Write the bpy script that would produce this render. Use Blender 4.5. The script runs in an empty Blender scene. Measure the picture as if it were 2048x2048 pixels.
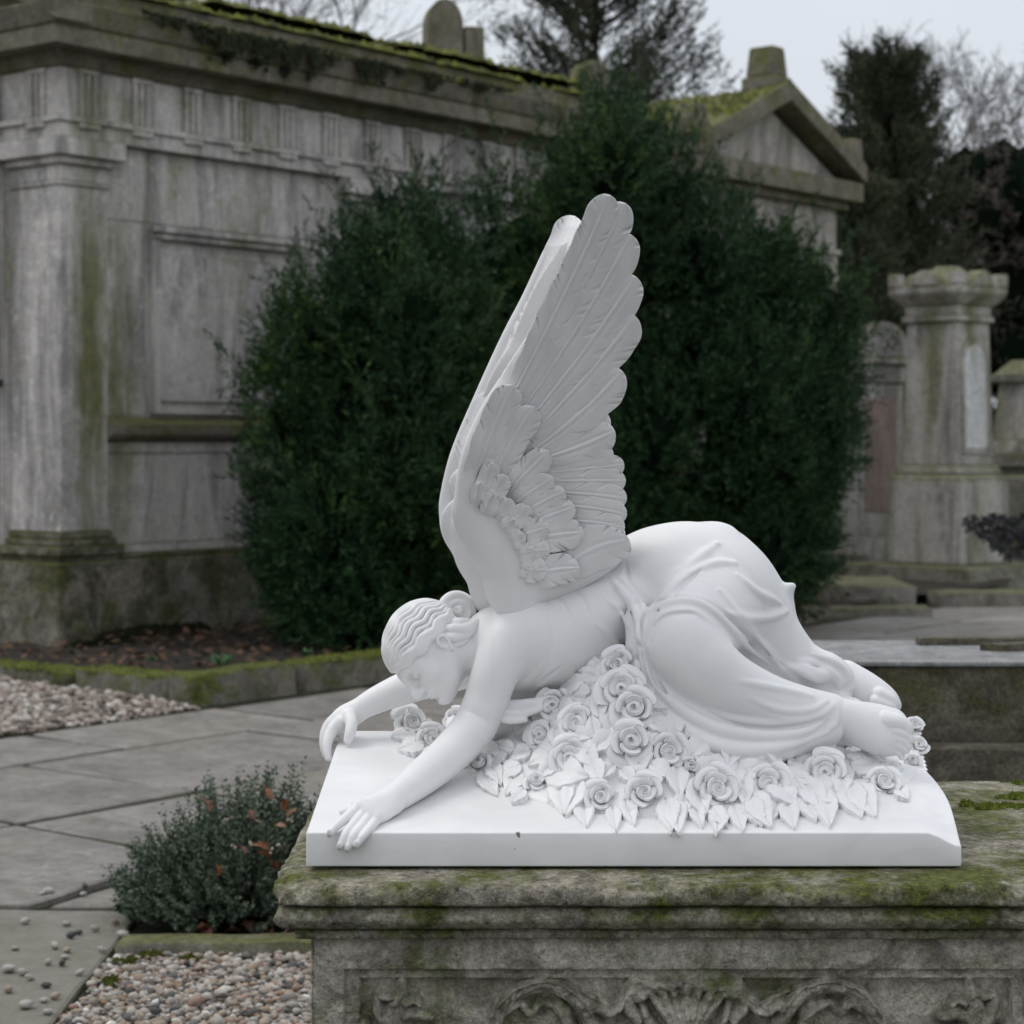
import bpy, bmesh, math, random
import numpy as np
from mathutils import Vector, Matrix
from mathutils.bvhtree import BVHTree

R = math.radians
random.seed(7)
rng = np.random.default_rng(11)
scene = bpy.context.scene
COL = scene.collection

# ------------------------------------------------------------------ camera model
FPX = 4145.0          # focal length in pixels of the 2048 px frame
HY = 880.0            # row of the horizon
CZ = 1.6              # eye height


def P(px, py, Y):
    """world point seen at column px, row py, at distance Y in front of the camera"""
    return np.array([(px - 1024.0) * Y / FPX, Y, CZ - (py - HY) * Y / FPX])


def G(px, py, z=0.0):
    """world point on the level z seen at (px,py)"""
    Y = (CZ - z) * FPX / (py - HY)
    return np.array([(px - 1024.0) * Y / FPX, Y, z])


# ------------------------------------------------------------------ object helpers
def props(o, label=None, cat=None, group=None, kind=None):
    if label: o['label'] = label
    if cat: o['category'] = cat
    if group: o['group'] = group
    if kind: o['kind'] = kind
    return o


def thing(name, label, cat, loc=(0, 0, 0), rz=0.0, group=None):
    o = bpy.data.objects.new(name, None)
    COL.objects.link(o)
    o.empty_display_size = 0.1
    o.location = loc
    o.rotation_euler = (0, 0, rz)
    return props(o, label, cat, group)


def np_mesh(name, V, F, smooth=True, mats=(), midx=None):
    """V (n,3); F list of (m,k) int arrays"""
    if isinstance(F, np.ndarray): F = [F]
    F = [np.asarray(f, dtype=np.int32) for f in F if len(f)]
    me = bpy.data.meshes.new(name)
    V = np.asarray(V, dtype=np.float32)
    me.vertices.add(len(V))
    me.vertices.foreach_set('co', V.ravel())
    loops = np.concatenate([f.ravel() for f in F])
    tot = np.concatenate([np.full(len(f), f.shape[1], dtype=np.int32) for f in F])
    start = np.concatenate([[0], np.cumsum(tot)[:-1]]).astype(np.int32)
    me.loops.add(len(loops))
    me.loops.foreach_set('vertex_index', loops)
    me.polygons.add(len(tot))
    me.polygons.foreach_set('loop_start', start)
    me.polygons.foreach_set('loop_total', tot)
    me.polygons.foreach_set('use_smooth', np.full(len(tot), bool(smooth)))
    for m in mats: me.materials.append(m)
    if midx is not None: me.polygons.foreach_set('material_index', np.asarray(midx, dtype=np.int32))
    me.update(calc_edges=True)
    me.validate()
    return me


def obj(name, me, parent=None, loc=None, rot=None, scale=None):
    o = bpy.data.objects.new(name, me)
    COL.objects.link(o)
    if parent is not None: o.parent = parent
    if loc is not None: o.location = loc
    if rot is not None: o.rotation_euler = rot
    if scale is not None: o.scale = scale
    return o


class MB:
    """collects boxes, prisms, lathes, tubes in one mesh (flat shaded unless smooth)"""
    def __init__(s): s.v = []; s.f = []; s.n = 0
    def add(s, V, F):
        V = np.asarray(V, float); s.v.append(V)
        s.f += [tuple(i + s.n for i in f) for f in F]; s.n += len(V)
    def box(s, x0, x1, y0, y1, z0, z1):
        V = [(x0,y0,z0),(x1,y0,z0),(x1,y1,z0),(x0,y1,z0),(x0,y0,z1),(x1,y0,z1),(x1,y1,z1),(x0,y1,z1)]
        s.add(V, [(0,3,2,1),(4,5,6,7),(0,1,5,4),(1,2,6,5),(2,3,7,6),(3,0,4,7)])
    def frustum(s, a, b, z0, z1, cx=0, cy=0):
        """square frustum: half size a (or (ax,ay)) at z0, b at z1"""
        a = a if isinstance(a, tuple) else (a, a); b = b if isinstance(b, tuple) else (b, b)
        V = [(cx+i*a[0], cy+j*a[1], z0) for i, j in ((-1,-1),(1,-1),(1,1),(-1,1))] + \
            [(cx+i*b[0], cy+j*b[1], z1) for i, j in ((-1,-1),(1,-1),(1,1),(-1,1))]
        s.add(V, [(0,3,2,1),(4,5,6,7),(0,1,5,4),(1,2,6,5),(2,3,7,6),(3,0,4,7)])
    def prism(s, pts, axis, a, b):
        """closed 2D polygon extruded from a to b along axis ('x','y','z')"""
        n = len(pts)
        def mk(p, t):
            return {'x': (t, p[0], p[1]), 'y': (p[0], t, p[1]), 'z': (p[0], p[1], t)}[axis]
        V = [mk(p, a) for p in pts] + [mk(p, b) for p in pts]
        F = [tuple(range(n))[::-1], tuple(range(n, 2*n))] + [(i, (i+1) % n, n+(i+1) % n, n+i) for i in range(n)]
        s.add(V, F)
    def tube(s, pts, rad, seg=8):
        pts = [Vector(p) for p in pts]; n = len(pts)
        V = []; 
        for i, p in enumerate(pts):
            d = (pts[min(i+1, n-1)] - pts[max(i-1, 0)]).normalized()
            u = d.cross(Vector((0, 0, 1)))
            if u.length < 1e-3: u = d.cross(Vector((1, 0, 0)))
            u.normalize(); w = d.cross(u)
            r = rad[i] if hasattr(rad, '__len__') else rad
            for k in range(seg):
                a = 2*math.pi*k/seg
                V.append(p + (u*math.cos(a) + w*math.sin(a))*r)
        F = [(i*seg+k, i*seg+(k+1) % seg, (i+1)*seg+(k+1) % seg, (i+1)*seg+k) for i in range(n-1) for k in range(seg)]
        F += [tuple(range(seg))[::-1], tuple((n-1)*seg+k for k in range(seg))]
        s.add([tuple(v) for v in V], F)
    def mesh(s, name, mat, bevel=0.0, segs=2, smooth=False, jitter=0.0):
        me = bpy.data.meshes.new(name)
        V = np.concatenate(s.v)
        me.from_pydata(V.tolist(), [], s.f)
        bm = bmesh.new(); bm.from_mesh(me)
        bmesh.ops.recalc_face_normals(bm, faces=bm.faces)
        if bevel > 0:
            es = [e for e in bm.edges if len(e.link_faces) == 2 and e.calc_face_angle(0) > 0.35]
            bmesh.ops.bevel(bm, geom=es, offset=bevel, segments=segs, profile=0.5, affect='EDGES', clamp_overlap=True)
        bm.to_mesh(me); bm.free()
        if smooth: me.polygons.foreach_set('use_smooth', np.ones(len(me.polygons), bool))
        if mat: me.materials.append(mat)
        me.update()
        return me
    def build(s, name, mat, parent=None, **k):
        return obj(name, s.mesh(name, mat, **k), parent)


def copy_tree(o, parent=None):
    c = o.copy(); COL.objects.link(c)
    if parent is not None: c.parent = parent
    for ch in list(o.children): copy_tree(ch, c)
    return c


# ------------------------------------------------------------------ node helpers
def mat(name):
    m = bpy.data.materials.new(name); m.use_nodes = True
    nt = m.node_tree; nt.nodes.clear()
    out = nt.nodes.new('ShaderNodeOutputMaterial'); b = nt.nodes.new('ShaderNodeBsdfPrincipled')
    nt.links.new(b.outputs[0], out.inputs[0])
    return m, N(nt), b


class N:
    """tiny node-graph writer"""
    def __init__(s, nt): s.nt = nt
    def node(s, t, **k):
        n = s.nt.nodes.new(t)
        for a, v in k.items(): setattr(n, a, v)
        return n
    def link(s, a, b): s.nt.links.new(a, b)
    def setin(s, n, i, v):
        if hasattr(v, 'is_output') or isinstance(v, bpy.types.NodeSocket): s.link(v, n.inputs[i])
        else: n.inputs[i].default_value = v
    def coord(s, kind='Object', scale=(1, 1, 1), loc=(0, 0, 0)):
        if kind == 'World': o = s.node('ShaderNodeNewGeometry').outputs['Position']
        else: o = s.node('ShaderNodeTexCoord').outputs[kind]
        m = s.node('ShaderNodeMapping'); s.link(o, m.inputs[0])
        m.inputs['Scale'].default_value = scale; m.inputs['Location'].default_value = loc
        return m.outputs[0]
    def noise(s, vec, scale=5, detail=6, rough=0.55, dist=0.0, out='Fac'):
        n = s.node('ShaderNodeTexNoise'); s.link(vec, n.inputs['Vector'])
        n.inputs['Scale'].default_value = scale; n.inputs['Detail'].default_value = detail
        n.inputs['Roughness'].default_value = rough; n.inputs['Distortion'].default_value = dist
        return n.outputs[out]
    def vor(s, vec, scale=5, feature='F1', out='Distance', rnd=1.0):
        n = s.node('ShaderNodeTexVoronoi', feature=feature); s.link(vec, n.inputs['Vector'])
        n.inputs['Scale'].default_value = scale; n.inputs['Randomness'].default_value = rnd
        return n.outputs[out]
    def ramp(s, fac, *stops):
        n = s.node('ShaderNodeValToRGB'); s.setin(n, 0, fac)
        el = n.color_ramp.elements
        while len(el) > 1: el.remove(el[0])
        for i, (p, c) in enumerate(stops):
            e = el[0] if i == 0 else el.new(p)
            e.position = p
            if not hasattr(c, '__len__'): c = (c, c, c)
            e.color = (*c, 1)
        return n.outputs[0]
    def mix(s, f, a, b, mode='MIX'):
        n = s.node('ShaderNodeMix', data_type='RGBA', blend_type=mode)
        s.setin(n, 0, f)
        for i, v in ((6, a), (7, b)):
            if isinstance(v, tuple) and len(v) == 3: v = (*v, 1)
            s.setin(n, i, v)
        return n.outputs[2]
    def math(s, op, a, b=0.0, clamp=False):
        n = s.node('ShaderNodeMath', operation=op, use_clamp=clamp)
        s.setin(n, 0, a); s.setin(n, 1, b)
        return n.outputs[0]
    def sep(s, v):
        n = s.node('ShaderNodeSeparateXYZ'); s.link(v, n.inputs[0]); return n.outputs
    def bump(s, h, strength=0.5, dist=0.01, normal=None):
        n = s.node('ShaderNodeBump'); s.link(h, n.inputs['Height'])
        n.inputs['Strength'].default_value = strength; n.inputs['Distance'].default_value = dist
        if normal is not None: s.link(normal, n.inputs['Normal'])
        return n.outputs[0]
    def up(s):
        g = s.node('ShaderNodeNewGeometry'); return s.sep(g.outputs['Normal'])[2]


def smooth01(a, b, x):
    t = np.clip((x - a) / (b - a), 0, 1); return t*t*(3-2*t)


def vnoise(p, scale=1.0, seed=0):
    """value noise in [-1,1] at points p (...,3)"""
    p = np.asarray(p, float)*scale + seed*17.13
    i = np.floor(p).astype(np.int64); f = p - i; f = f*f*(3-2*f)
    def h(x, y, z):
        n = (x*374761393 + y*668265263 + z*2147483647 + seed*1013) & 0xffffffff
        n = ((n ^ (n >> 13))*1274126177) & 0xffffffff
        return ((n ^ (n >> 16)) & 0xffff)/32767.5 - 1
    r = 0
    for a in (0, 1):
        for b in (0, 1):
            for c in (0, 1):
                w = (f[..., 0] if a else 1-f[..., 0])*(f[..., 1] if b else 1-f[..., 1])*(f[..., 2] if c else 1-f[..., 2])
                r = r + w*h(i[..., 0]+a, i[..., 1]+b, i[..., 2]+c)
    return r


def fbm(p, scale=1.0, octv=4, seed=0, gain=0.5):
    r = 0; a = 1.0
    for o in range(octv):
        r = r + a*vnoise(p, scale*2**o, seed+o); a *= gain
    return r
# ------------------------------------------------------------------ signed-distance sculpting (numpy)
def catmull(pts, n):
    pts = np.asarray(pts, float)
    if len(pts) < 3:
        t = np.linspace(0, 1, n)[:, None]; return pts[0]*(1-t) + pts[-1]*t
    Q = np.vstack([2*pts[0]-pts[1], pts, 2*pts[-1]-pts[-2]])
    m = len(pts) - 1
    out = []
    for s in np.linspace(0, m - 1e-6, n):
        i = int(s); t = s - i
        p0, p1, p2, p3 = Q[i:i+4]
        out.append(0.5*((2*p1) + (-p0+p2)*t + (2*p0-5*p1+4*p2-p3)*t*t + (-p0+3*p1-3*p2+p3)*t**3))
    return np.array(out)


def W(pts):
    """[(px,py,Y,rpx)] -> world points and radii"""
    A = np.array([list(P(p[0], p[1], p[2])) + [p[3]*p[2]/FPX] for p in pts])
    return A


class Sculpt:
    def __init__(s): s.prims = []

    def _add(s, lo, hi, fn, op, k):
        s.prims.append((np.asarray(lo, float), np.asarray(hi, float), fn, op, k))

    def tube4(s, A, n=None, op='u', k=0.01, flat=None, fs=1.0):
        """A (m,4): world xyz + radius, swept smoothly; flat/fs squash the section along a direction"""
        A = np.asarray(A, float)
        n = n or max(2, (len(A)-1)*6)
        C = catmull(A, n) if len(A) > 2 else A
        C[:, 3] = np.maximum(C[:, 3], 1e-4)
        nv = None
        if flat is not None:
            nv = np.asarray(flat, float); nv = nv/np.linalg.norm(nv)
        ext = 1.0/min(1.0, fs)
        lo = C[:, :3].min(0) - C[:, 3].max()*ext - k; hi = C[:, :3].max(0) + C[:, 3].max()*ext + k
        if nv is not None:
            pr = (C[:, :3] @ nv)*(fs-1)
            Q = C.copy(); Q[:, :3] += np.multiply.outer(pr, nv)
        else: Q = C
        def seg(i):
            a, b = Q[i], Q[i+1]
            ba = b[:3]-a[:3]; L = float(ba @ ba) + 1e-12
            def fn(x, y, z):
                if nv is not None:
                    D = (x*np.float32(nv[0]) + y*np.float32(nv[1]) + z*np.float32(nv[2]))*np.float32(fs-1)
                    x = x + D*np.float32(nv[0]); y = y + D*np.float32(nv[1]); z = z + D*np.float32(nv[2])
                ax = x-np.float32(a[0]); ay = y-np.float32(a[1]); az = z-np.float32(a[2])
                t = np.clip((ax*np.float32(ba[0]) + ay*np.float32(ba[1]) + az*np.float32(ba[2]))*np.float32(1/L), 0, 1)
                ax = ax - t*np.float32(ba[0]); ay = ay - t*np.float32(ba[1]); az = az - t*np.float32(ba[2])
                return np.sqrt(ax*ax+ay*ay+az*az) - (np.float32(a[3]) + t*np.float32(b[3]-a[3]))
            r = max(C[i, 3], C[i+1, 3])*ext + k
            return (np.minimum(C[i, :3], C[i+1, :3])-r, np.maximum(C[i, :3], C[i+1, :3])+r, fn)
        s.prims.append((lo, hi, [seg(i) for i in range(len(C)-1)], op, k))
        return s

    def tube(s, pts, **kw): return s.tube4(W(pts), **kw)

    def ell(s, c, r, axes=None, op='u', k=0.01):
        c = np.asarray(c, float); r = np.asarray(r, float)
        M = np.eye(3) if axes is None else np.asarray(axes, float)
        m = r.max()
        def fn(x, y, z):
            x = x-np.float32(c[0]); y = y-np.float32(c[1]); z = z-np.float32(c[2])
            q = [(x*np.float32(M[i, 0])+y*np.float32(M[i, 1])+z*np.float32(M[i, 2])) for i in range(3)]
            k0 = np.sqrt(sum((q[i]/np.float32(r[i]))**2 for i in range(3)))
            k1 = np.sqrt(sum((q[i]/np.float32(r[i]**2))**2 for i in range(3))) + 1e-9
            return k0*(k0-1)/k1
        s._add(c-m-k, c+m+k, fn, op, k); return s

    def func(s, lo, hi, fn, op='u', k=0.01):
        s._add(lo, hi, fn, op, k); return s

    def field(s, lo, hi, h):
        lo = np.asarray(lo, float); hi = np.asarray(hi, float)
        n = np.ceil((hi-lo)/h).astype(int)+1
        ax = [(lo[i] + h*np.arange(n[i])).astype(np.float32) for i in range(3)]
        f = np.full(tuple(n), 0.5, np.float32)
        for (l, u, fn, op, k) in s.prims:
            a = np.floor((l-lo)/h).astype(int) - 3; b = np.ceil((u-lo)/h).astype(int) + 4
            a = np.clip(a, 0, n); b = np.clip(b, 0, n)
            if np.any(b-a < 1): continue
            sl = tuple(slice(a[i], b[i]) for i in range(3))
            if isinstance(fn, list):
                d = np.full(tuple(b-a), 0.5, np.float32)
                for (l2, u2, f2) in fn:
                    a2 = np.clip(np.floor((l2-lo)/h).astype(int) - 3, a, b); b2 = np.clip(np.ceil((u2-lo)/h).astype(int) + 4, a, b)
                    if np.any(b2-a2 < 1): continue
                    s2 = tuple(slice(a2[i]-a[i], b2[i]-a[i]) for i in range(3))
                    dd = f2(ax[0][a2[0]:b2[0]][:, None, None], ax[1][a2[1]:b2[1]][None, :, None], ax[2][a2[2]:b2[2]][None, None, :])
                    d[s2] = np.minimum(d[s2], dd)
            else:
                d = fn(ax[0][sl[0]][:, None, None], ax[1][sl[1]][None, :, None], ax[2][sl[2]][None, None, :])
            g = f[sl]
            if op == 'u' or op == 'm':
                kk = np.float32(max(k, 1e-5))
                hh = np.maximum(kk - np.abs(g-d), 0)/kk
                f[sl] = np.minimum(g, d) - hh*hh*kk*np.float32(0.25)
            elif op == 's':
                kk = np.float32(max(k, 1e-5)); d = -d
                hh = np.maximum(kk - np.abs(g-d), 0)/kk
                f[sl] = np.maximum(g, d) + hh*hh*kk*np.float32(0.25)
            elif op == 'i':
                f[sl] = np.maximum(g, d)
        return f, lo, h

    def mesh(s, lo, hi, h):
        f, o, h = s.field(lo, hi, h)
        return surface_nets(f, o, h)


def surface_nets(f, org, h):
    s = f < 0
    n = np.array(f.shape)
    c = s[:-1, :-1, :-1].astype(np.int8)
    for i, j, k in ((1,0,0),(0,1,0),(0,0,1),(1,1,0),(1,0,1),(0,1,1),(1,1,1)):
        c = c + s[i:n[0]-1+i, j:n[1]-1+j, k:n[2]-1+k]
    mask = (c > 0) & (c < 8)
    I = np.argwhere(mask)
    idx = np.full(mask.shape, -1, np.int32); idx[mask] = np.arange(len(I))
    acc = np.zeros((len(I), 3), np.float64); cnt = np.zeros(len(I))
    corners = [(i, j, k) for i in (0, 1) for j in (0, 1) for k in (0, 1)]
    val = {q: f[I[:, 0]+q[0], I[:, 1]+q[1], I[:, 2]+q[2]] for q in corners}
    for a in corners:
        for d in range(3):
            if a[d]: continue
            b = list(a); b[d] = 1; b = tuple(b)
            va, vb = val[a], val[b]
            m = (va < 0) != (vb < 0)
            t = np.where(m, va/np.where(m, va-vb, 1), 0)
            p = np.array(a, float)[None, :].repeat(len(I), 0); p[:, d] += t
            acc[m] += p[m]; cnt[m] += 1
    V = np.asarray(org) + h*(I + acc/np.maximum(cnt, 1)[:, None])
    F = []
    for d in range(3):
        e = [slice(None)]*3; g = [slice(None)]*3
        e[d] = slice(0, -1); g[d] = slice(1, None)
        sa, sb = s[tuple(e)], s[tuple(g)]
        ch = sa != sb
        u, v = (d+1) % 3, (d+2) % 3
        Q = np.argwhere(ch)
        ok = (Q[:, u] > 0) & (Q[:, v] > 0) & (Q[:, u] < n[u]-1) & (Q[:, v] < n[v]-1)
        Q = Q[ok]
        def cell(du, dv):
            T = Q.copy(); T[:, u] += du; T[:, v] += dv
            return idx[T[:, 0], T[:, 1], T[:, 2]]
        q = np.stack([cell(-1, -1), cell(0, -1), cell(0, 0), cell(-1, 0)], 1)
        inside = sa[Q[:, 0], Q[:, 1], Q[:, 2]]
        q[~inside] = q[~inside][:, ::-1]
        q = q[(q >= 0).all(1)]
        F.append(q)
    return V, np.concatenate(F)


def smooth_mesh(V, F, it=2, lam=0.5):
    E = np.concatenate([F[:, [0, 1]], F[:, [1, 2]], F[:, [2, 3]], F[:, [3, 0]]])
    for _ in range(it):
        S = np.zeros_like(V); c = np.zeros(len(V))
        for a, b in ((0, 1), (1, 0)):
            for ax in range(3): S[:, ax] += np.bincount(E[:, a], V[E[:, b], ax], len(V))
            c += np.bincount(E[:, a], minlength=len(V))
        V = V + lam*(S/np.maximum(c, 1)[:, None] - V)
    return V


def cull_box(V, F, lo, hi):
    """drop the faces whose centre lies in the box"""
    c = V[F].mean(1); m = ((c > np.asarray(lo)) & (c < np.asarray(hi))).all(1)
    F = F[~m]
    used, inv = np.unique(F, return_inverse=True)
    return V[used], inv.reshape(F.shape)


def join(*parts):
    Vs, Fs, n = [], [], 0
    for V, F in parts:
        Vs.append(V); Fs.append(F+n); n += len(V)
    return np.concatenate(Vs), np.concatenate(Fs)
# ------------------------------------------------------------------ materials
def marble(name, vein=0.0, rough=0.42):
    m, n, b = mat(name)
    w = n.coord('World')
    cl = n.noise(w, 5.0, 5, 0.6, 0.6)
    base = n.ramp(cl, (0.25, (0.78, 0.775, 0.775)), (0.7, (0.85, 0.845, 0.84)))
    if vein:
        v = n.noise(n.coord('World', (1.0, 1.0, 2.2)), 3.2, 7, 0.6, 1.6)
        band = n.ramp(n.math('ABSOLUTE', n.math('SUBTRACT', v, 0.5)), (0.0, 1.0), (0.09, 0.0))
        base = n.mix(n.math('MULTIPLY', band, vein), base, (0.52, 0.53, 0.56))
        sp = n.vor(w, 34.0)
        spk = n.ramp(sp, (0.0, 1.0), (0.035, 0.0))
        base = n.mix(n.math('MULTIPLY', spk, 0.35), base, (0.25, 0.24, 0.23))
    if vein > .1:          # a chip and two specks on the front edge of the slab
        for q, rr in (((1036, 1668, 3.381), .0062), ((1038, 1673, 3.379), .004), ((1029, 1698, 3.379), .0022)):
            vm = n.node('ShaderNodeVectorMath', operation='DISTANCE'); n.link(w, vm.inputs[0]); vm.inputs[1].default_value = tuple(P(*q))
            dd = n.math('ADD', n.math('DIVIDE', vm.outputs['Value'], rr), n.math('MULTIPLY', n.noise(w, 420, 3, .6), 1.1))
            base = n.mix(n.ramp(n.math('MULTIPLY', dd, .5), (.50, .85), (.62, 0.0)), base, (.07, .065, .06))
    n.link(base, b.inputs['Base Color'])
    g = n.noise(w, 900, 2, 0.6)
    b.inputs['Roughness'].default_value = rough
    b.inputs['Specular IOR Level'].default_value = 0.35
    b.inputs['Subsurface Weight'].default_value = 0.06
    b.inputs['Subsurface Radius'].default_value = (1.0, 0.9, 0.8)
    b.inputs['Subsurface Scale'].default_value = 0.004
    n.link(n.bump(n.mix(0.4, g, n.noise(w, 160, 4, 0.6)), 0.22, 0.0012), b.inputs['Normal'])
    return m

M_MARBLE = marble('white_marble', 0.05)
M_SLAB = marble('white_marble_slab', 0.13, 0.35)


def stone(name, base=(0.23, 0.215, 0.19), dark=(0.075, 0.07, 0.06), moss=(0.055, 0.062, 0.012), pale=(0.42, 0.41, 0.39),
          moss_amt=0.5, moss_up=0.25, streak=False, scale=1.0, bump=0.6, pale_amt=0.35, bdist=0.012, dark_amt=0.6, mossbias=0.0, speck=1.0, mott=0.4):
    """weathered stone: pale lichen, dark grime and green algae that favours upward faces"""
    m, n, b = mat(name)
    w = n.coord('World')
    s_ = (1.0, 1.0, 0.16) if streak else (1, 1, 1)
    ws = n.coord('World', s_)
    big = n.noise(ws, 2.1*scale, 6, 0.6, 0.5)
    med = n.noise(w, 9*scale, 6, 0.62, 0.4)
    fine = n.noise(w, 62*scale, 5, 0.65)
    col = n.mix(n.ramp(med, (.3, 0.0), (.72, 1.0)), tuple(c*.72 for c in base), tuple(min(1, c*1.22) for c in base))
    dk = n.math('MULTIPLY', n.ramp(n.noise(ws, 3.3*scale, 7, .65, .8), (.45, 0.0), (.60, 1.0)), dark_amt)
    col = n.mix(dk, col, dark)
    pl = n.math('MULTIPLY', n.ramp(n.noise(w, 6.5*scale, 8, .7, 1.0), (.56, 0.0), (.66, 1.0)), pale_amt)
    col = n.mix(pl, col, pale)
    up = n.math('MULTIPLY', n.math('MAXIMUM', n.up(), 0.0), moss_up)
    mz = n.math('ADD', n.math('ADD', big, up), n.math('MULTIPLY', n.math('SUBTRACT', med, .5), .5))
    ms = n.math('MULTIPLY', n.ramp(mz, (.50-mossbias, 0.0), (.70-mossbias, 1.0)), moss_amt)
    mcol = n.mix(n.ramp(n.noise(w, 21*scale, 5, .7), (.35, 0.0), (.7, 1.0)), tuple(c*.5 for c in moss), tuple(min(1, c*1.5) for c in moss))
    col = n.mix(ms, col, mcol)
    sp = n.ramp(fine, (.25, .48), (.5, 1.0), (.78, 1.42))
    col = n.mix(0.75*speck, col, sp, 'MULTIPLY')
    mt = n.ramp(n.noise(w, 25*scale, 8, .78, .3), (.33, .22), (.47, .80), (.56, 1.05), (.70, 1.65))
    col = n.mix(mott, col, mt, 'MULTIPLY')
    n.link(col, b.inputs['Base Color'])
    b.inputs['Roughness'].default_value = 0.9; b.inputs['Specular IOR Level'].default_value = 0.25
    h = n.mix(0.45, n.mix(.5, fine, n.noise(w, 24*scale, 6, .7, .6)), med)
    pit = n.ramp(n.vor(n.coord('World', (1, 1, 1.7)), 19*scale, rnd=1.0), (.06, .0), (.20, 1.0))
    h = n.mix(n.math('MULTIPLY', n.ramp(med, (.5, 0.0), (.62, .16)), 1.0), h, pit)
    n.link(n.bump(h, bump, bdist), b.inputs['Normal'])
    return m


def leafmat(name, lo, hi, rough=0.55, scale=9.0, trans=0.15, spec=0.3):
    m, n, b = mat(name)
    w = n.coord('World')
    isl = n.node('ShaderNodeNewGeometry').outputs['Random Per Island']
    f = n.math('ADD', n.math('MULTIPLY', n.noise(w, scale, 3, .6), .6), n.math('MULTIPLY', isl, .4))
    n.link(n.ramp(f, (.3, lo), (.72, hi)), b.inputs['Base Color'])
    b.inputs['Roughness'].default_value = rough; b.inputs['Specular IOR Level'].default_value = spec
    if trans: b.inputs['Transmission Weight'].default_value = 0.0
    return m

M_TOMB = stone('mossy_tomb_stone', base=(.45, .41, .325), moss=(.115, .132, .018), dark=(.060, .054, .036), moss_amt=.92, moss_up=.06, mossbias=.035, mott=.95, pale_amt=.6, pale=(.66,.65,.62), scale=3.0, bump=1.0, bdist=.022, dark_amt=.75)
# ================================================================== THE MARBLE ANGEL
SY0, SY1 = 3.38, 4.08            # front and back edge of the marble slab
SZ0 = 0.90                       # top of the tomb chest
def slab_z(Y): return 0.96 + (Y-SY0)*0.0971

ORG = np.array([0.14, 3.73, SZ0])
statue = thing('angel_statue', 'white marble angel lying face down over carved roses, wings raised, on the mossy tomb chest',
               'statue', tuple(ORG))

def put(name, VF, m=M_MARBLE, smooth=True, parent=None):
    V, F = VF
    return obj(name, np_mesh(name, V-ORG, F, smooth, [m]), parent or statue)

# ---- slab: sloping top, bowed right edge, clipped front right corner
def build_slab():
    bm = bmesh.new()
    xl, xr = P(612, 0, SY0)[0], P(1928, 0, SY0)[0]
    cols = []
    n = 26
    def xr_at(t):            # t 0 front .. 1 back, bowed outwards
        return xr*1.0 - 0.004 + 0.030*math.sin(math.pi*min(1, t*1.05)) - 0.012*t
    ts = [i/14 for i in range(15)]
    us = [0, .2, .4, .6, .72, .8, .86, .9, .93, .95, .965, .98, .99, 1.0]
    top = []; bot = []
    for t in ts:
        Y = SY0 + (SY1-SY0)*t
        rowt, rowb = [], []
        for u in us:
            x = xl + (xr_at(t)-xl)*u
            drop = 0.022*smooth01(.945, 1.0, u)*(1-smooth01(0.0, 0.32, t))
            rowt.append(bm.verts.new((x-ORG[0], Y-ORG[1], slab_z(Y)-drop-ORG[2])))
            rowb.append(bm.verts.new((x-ORG[0], Y-ORG[1], 0.004)))
        top.append(rowt); bot.append(rowb)
    m, k = len(ts), len(us)
    for i in range(m-1):
        for j in range(k-1):
            bm.faces.new((top[i][j], top[i][j+1], top[i+1][j+1], top[i+1][j]))
            bm.faces.new((bot[i][j], bot[i+1][j], bot[i+1][j+1], bot[i][j+1]))
    for j in range(k-1):
        bm.faces.new((bot[0][j], bot[0][j+1], top[0][j+1], top[0][j]))
        bm.faces.new((bot[-1][j+1], bot[-1][j], top[-1][j], top[-1][j+1]))
    for i in range(m-1):
        bm.faces.new((bot[i+1][0], bot[i][0], top[i][0], top[i+1][0]))
        bm.faces.new((bot[i][-1], bot[i+1][-1], top[i+1][-1], top[i][-1]))
    bmesh.ops.recalc_face_normals(bm, faces=bm.faces)
    es = [e for e in bm.edges if len(e.link_faces) == 2 and e.calc_face_angle(0) > 0.6]
    bmesh.ops.bevel(bm, geom=es, offset=0.0035, segments=3, profile=0.5, affect='EDGES', clamp_overlap=True)
    for f in bm.faces: f.smooth = True
    me = bpy.data.meshes.new('slab'); bm.to_mesh(me); bm.free()
    me.materials.append(M_SLAB)
    me.set_sharp_from_angle(angle=R(25))
    return obj('slab', me, statue)
build_slab()

def on_slab(px, py):
    """point of the slab top seen at (px,py)"""
    # 1.6-(py-HY)*Y/F = 0.96+(Y-SY0)*0.0971
    Y = (CZ - 0.96 + SY0*0.0971)/(0.0971 + (py-HY)/FPX)
    return P(px, py, Y)

# ---- the heaped bed the roses are carved on
def poly_dist(px, py, poly):
    """signed distance (positive inside) of arrays px,py to polygon"""
    poly = np.asarray(poly, float); d = np.full(px.shape, 1e9); ins = np.zeros(px.shape, bool)
    for a, b in zip(poly, np.roll(poly, -1, 0)):
        ba = b-a; t = np.clip(((px-a[0])*ba[0]+(py-a[1])*ba[1])/(ba@ba), 0, 1)
        d = np.minimum(d, np.hypot(px-a[0]-t*ba[0], py-a[1]-t*ba[1]))
        c = ((a[1] > py) != (b[1] > py)) & (px < (b[0]-a[0])*(py-a[1])/(b[1]-a[1]+1e-12)+a[0])
        ins ^= c
    return np.where(ins, d, -d)

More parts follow.
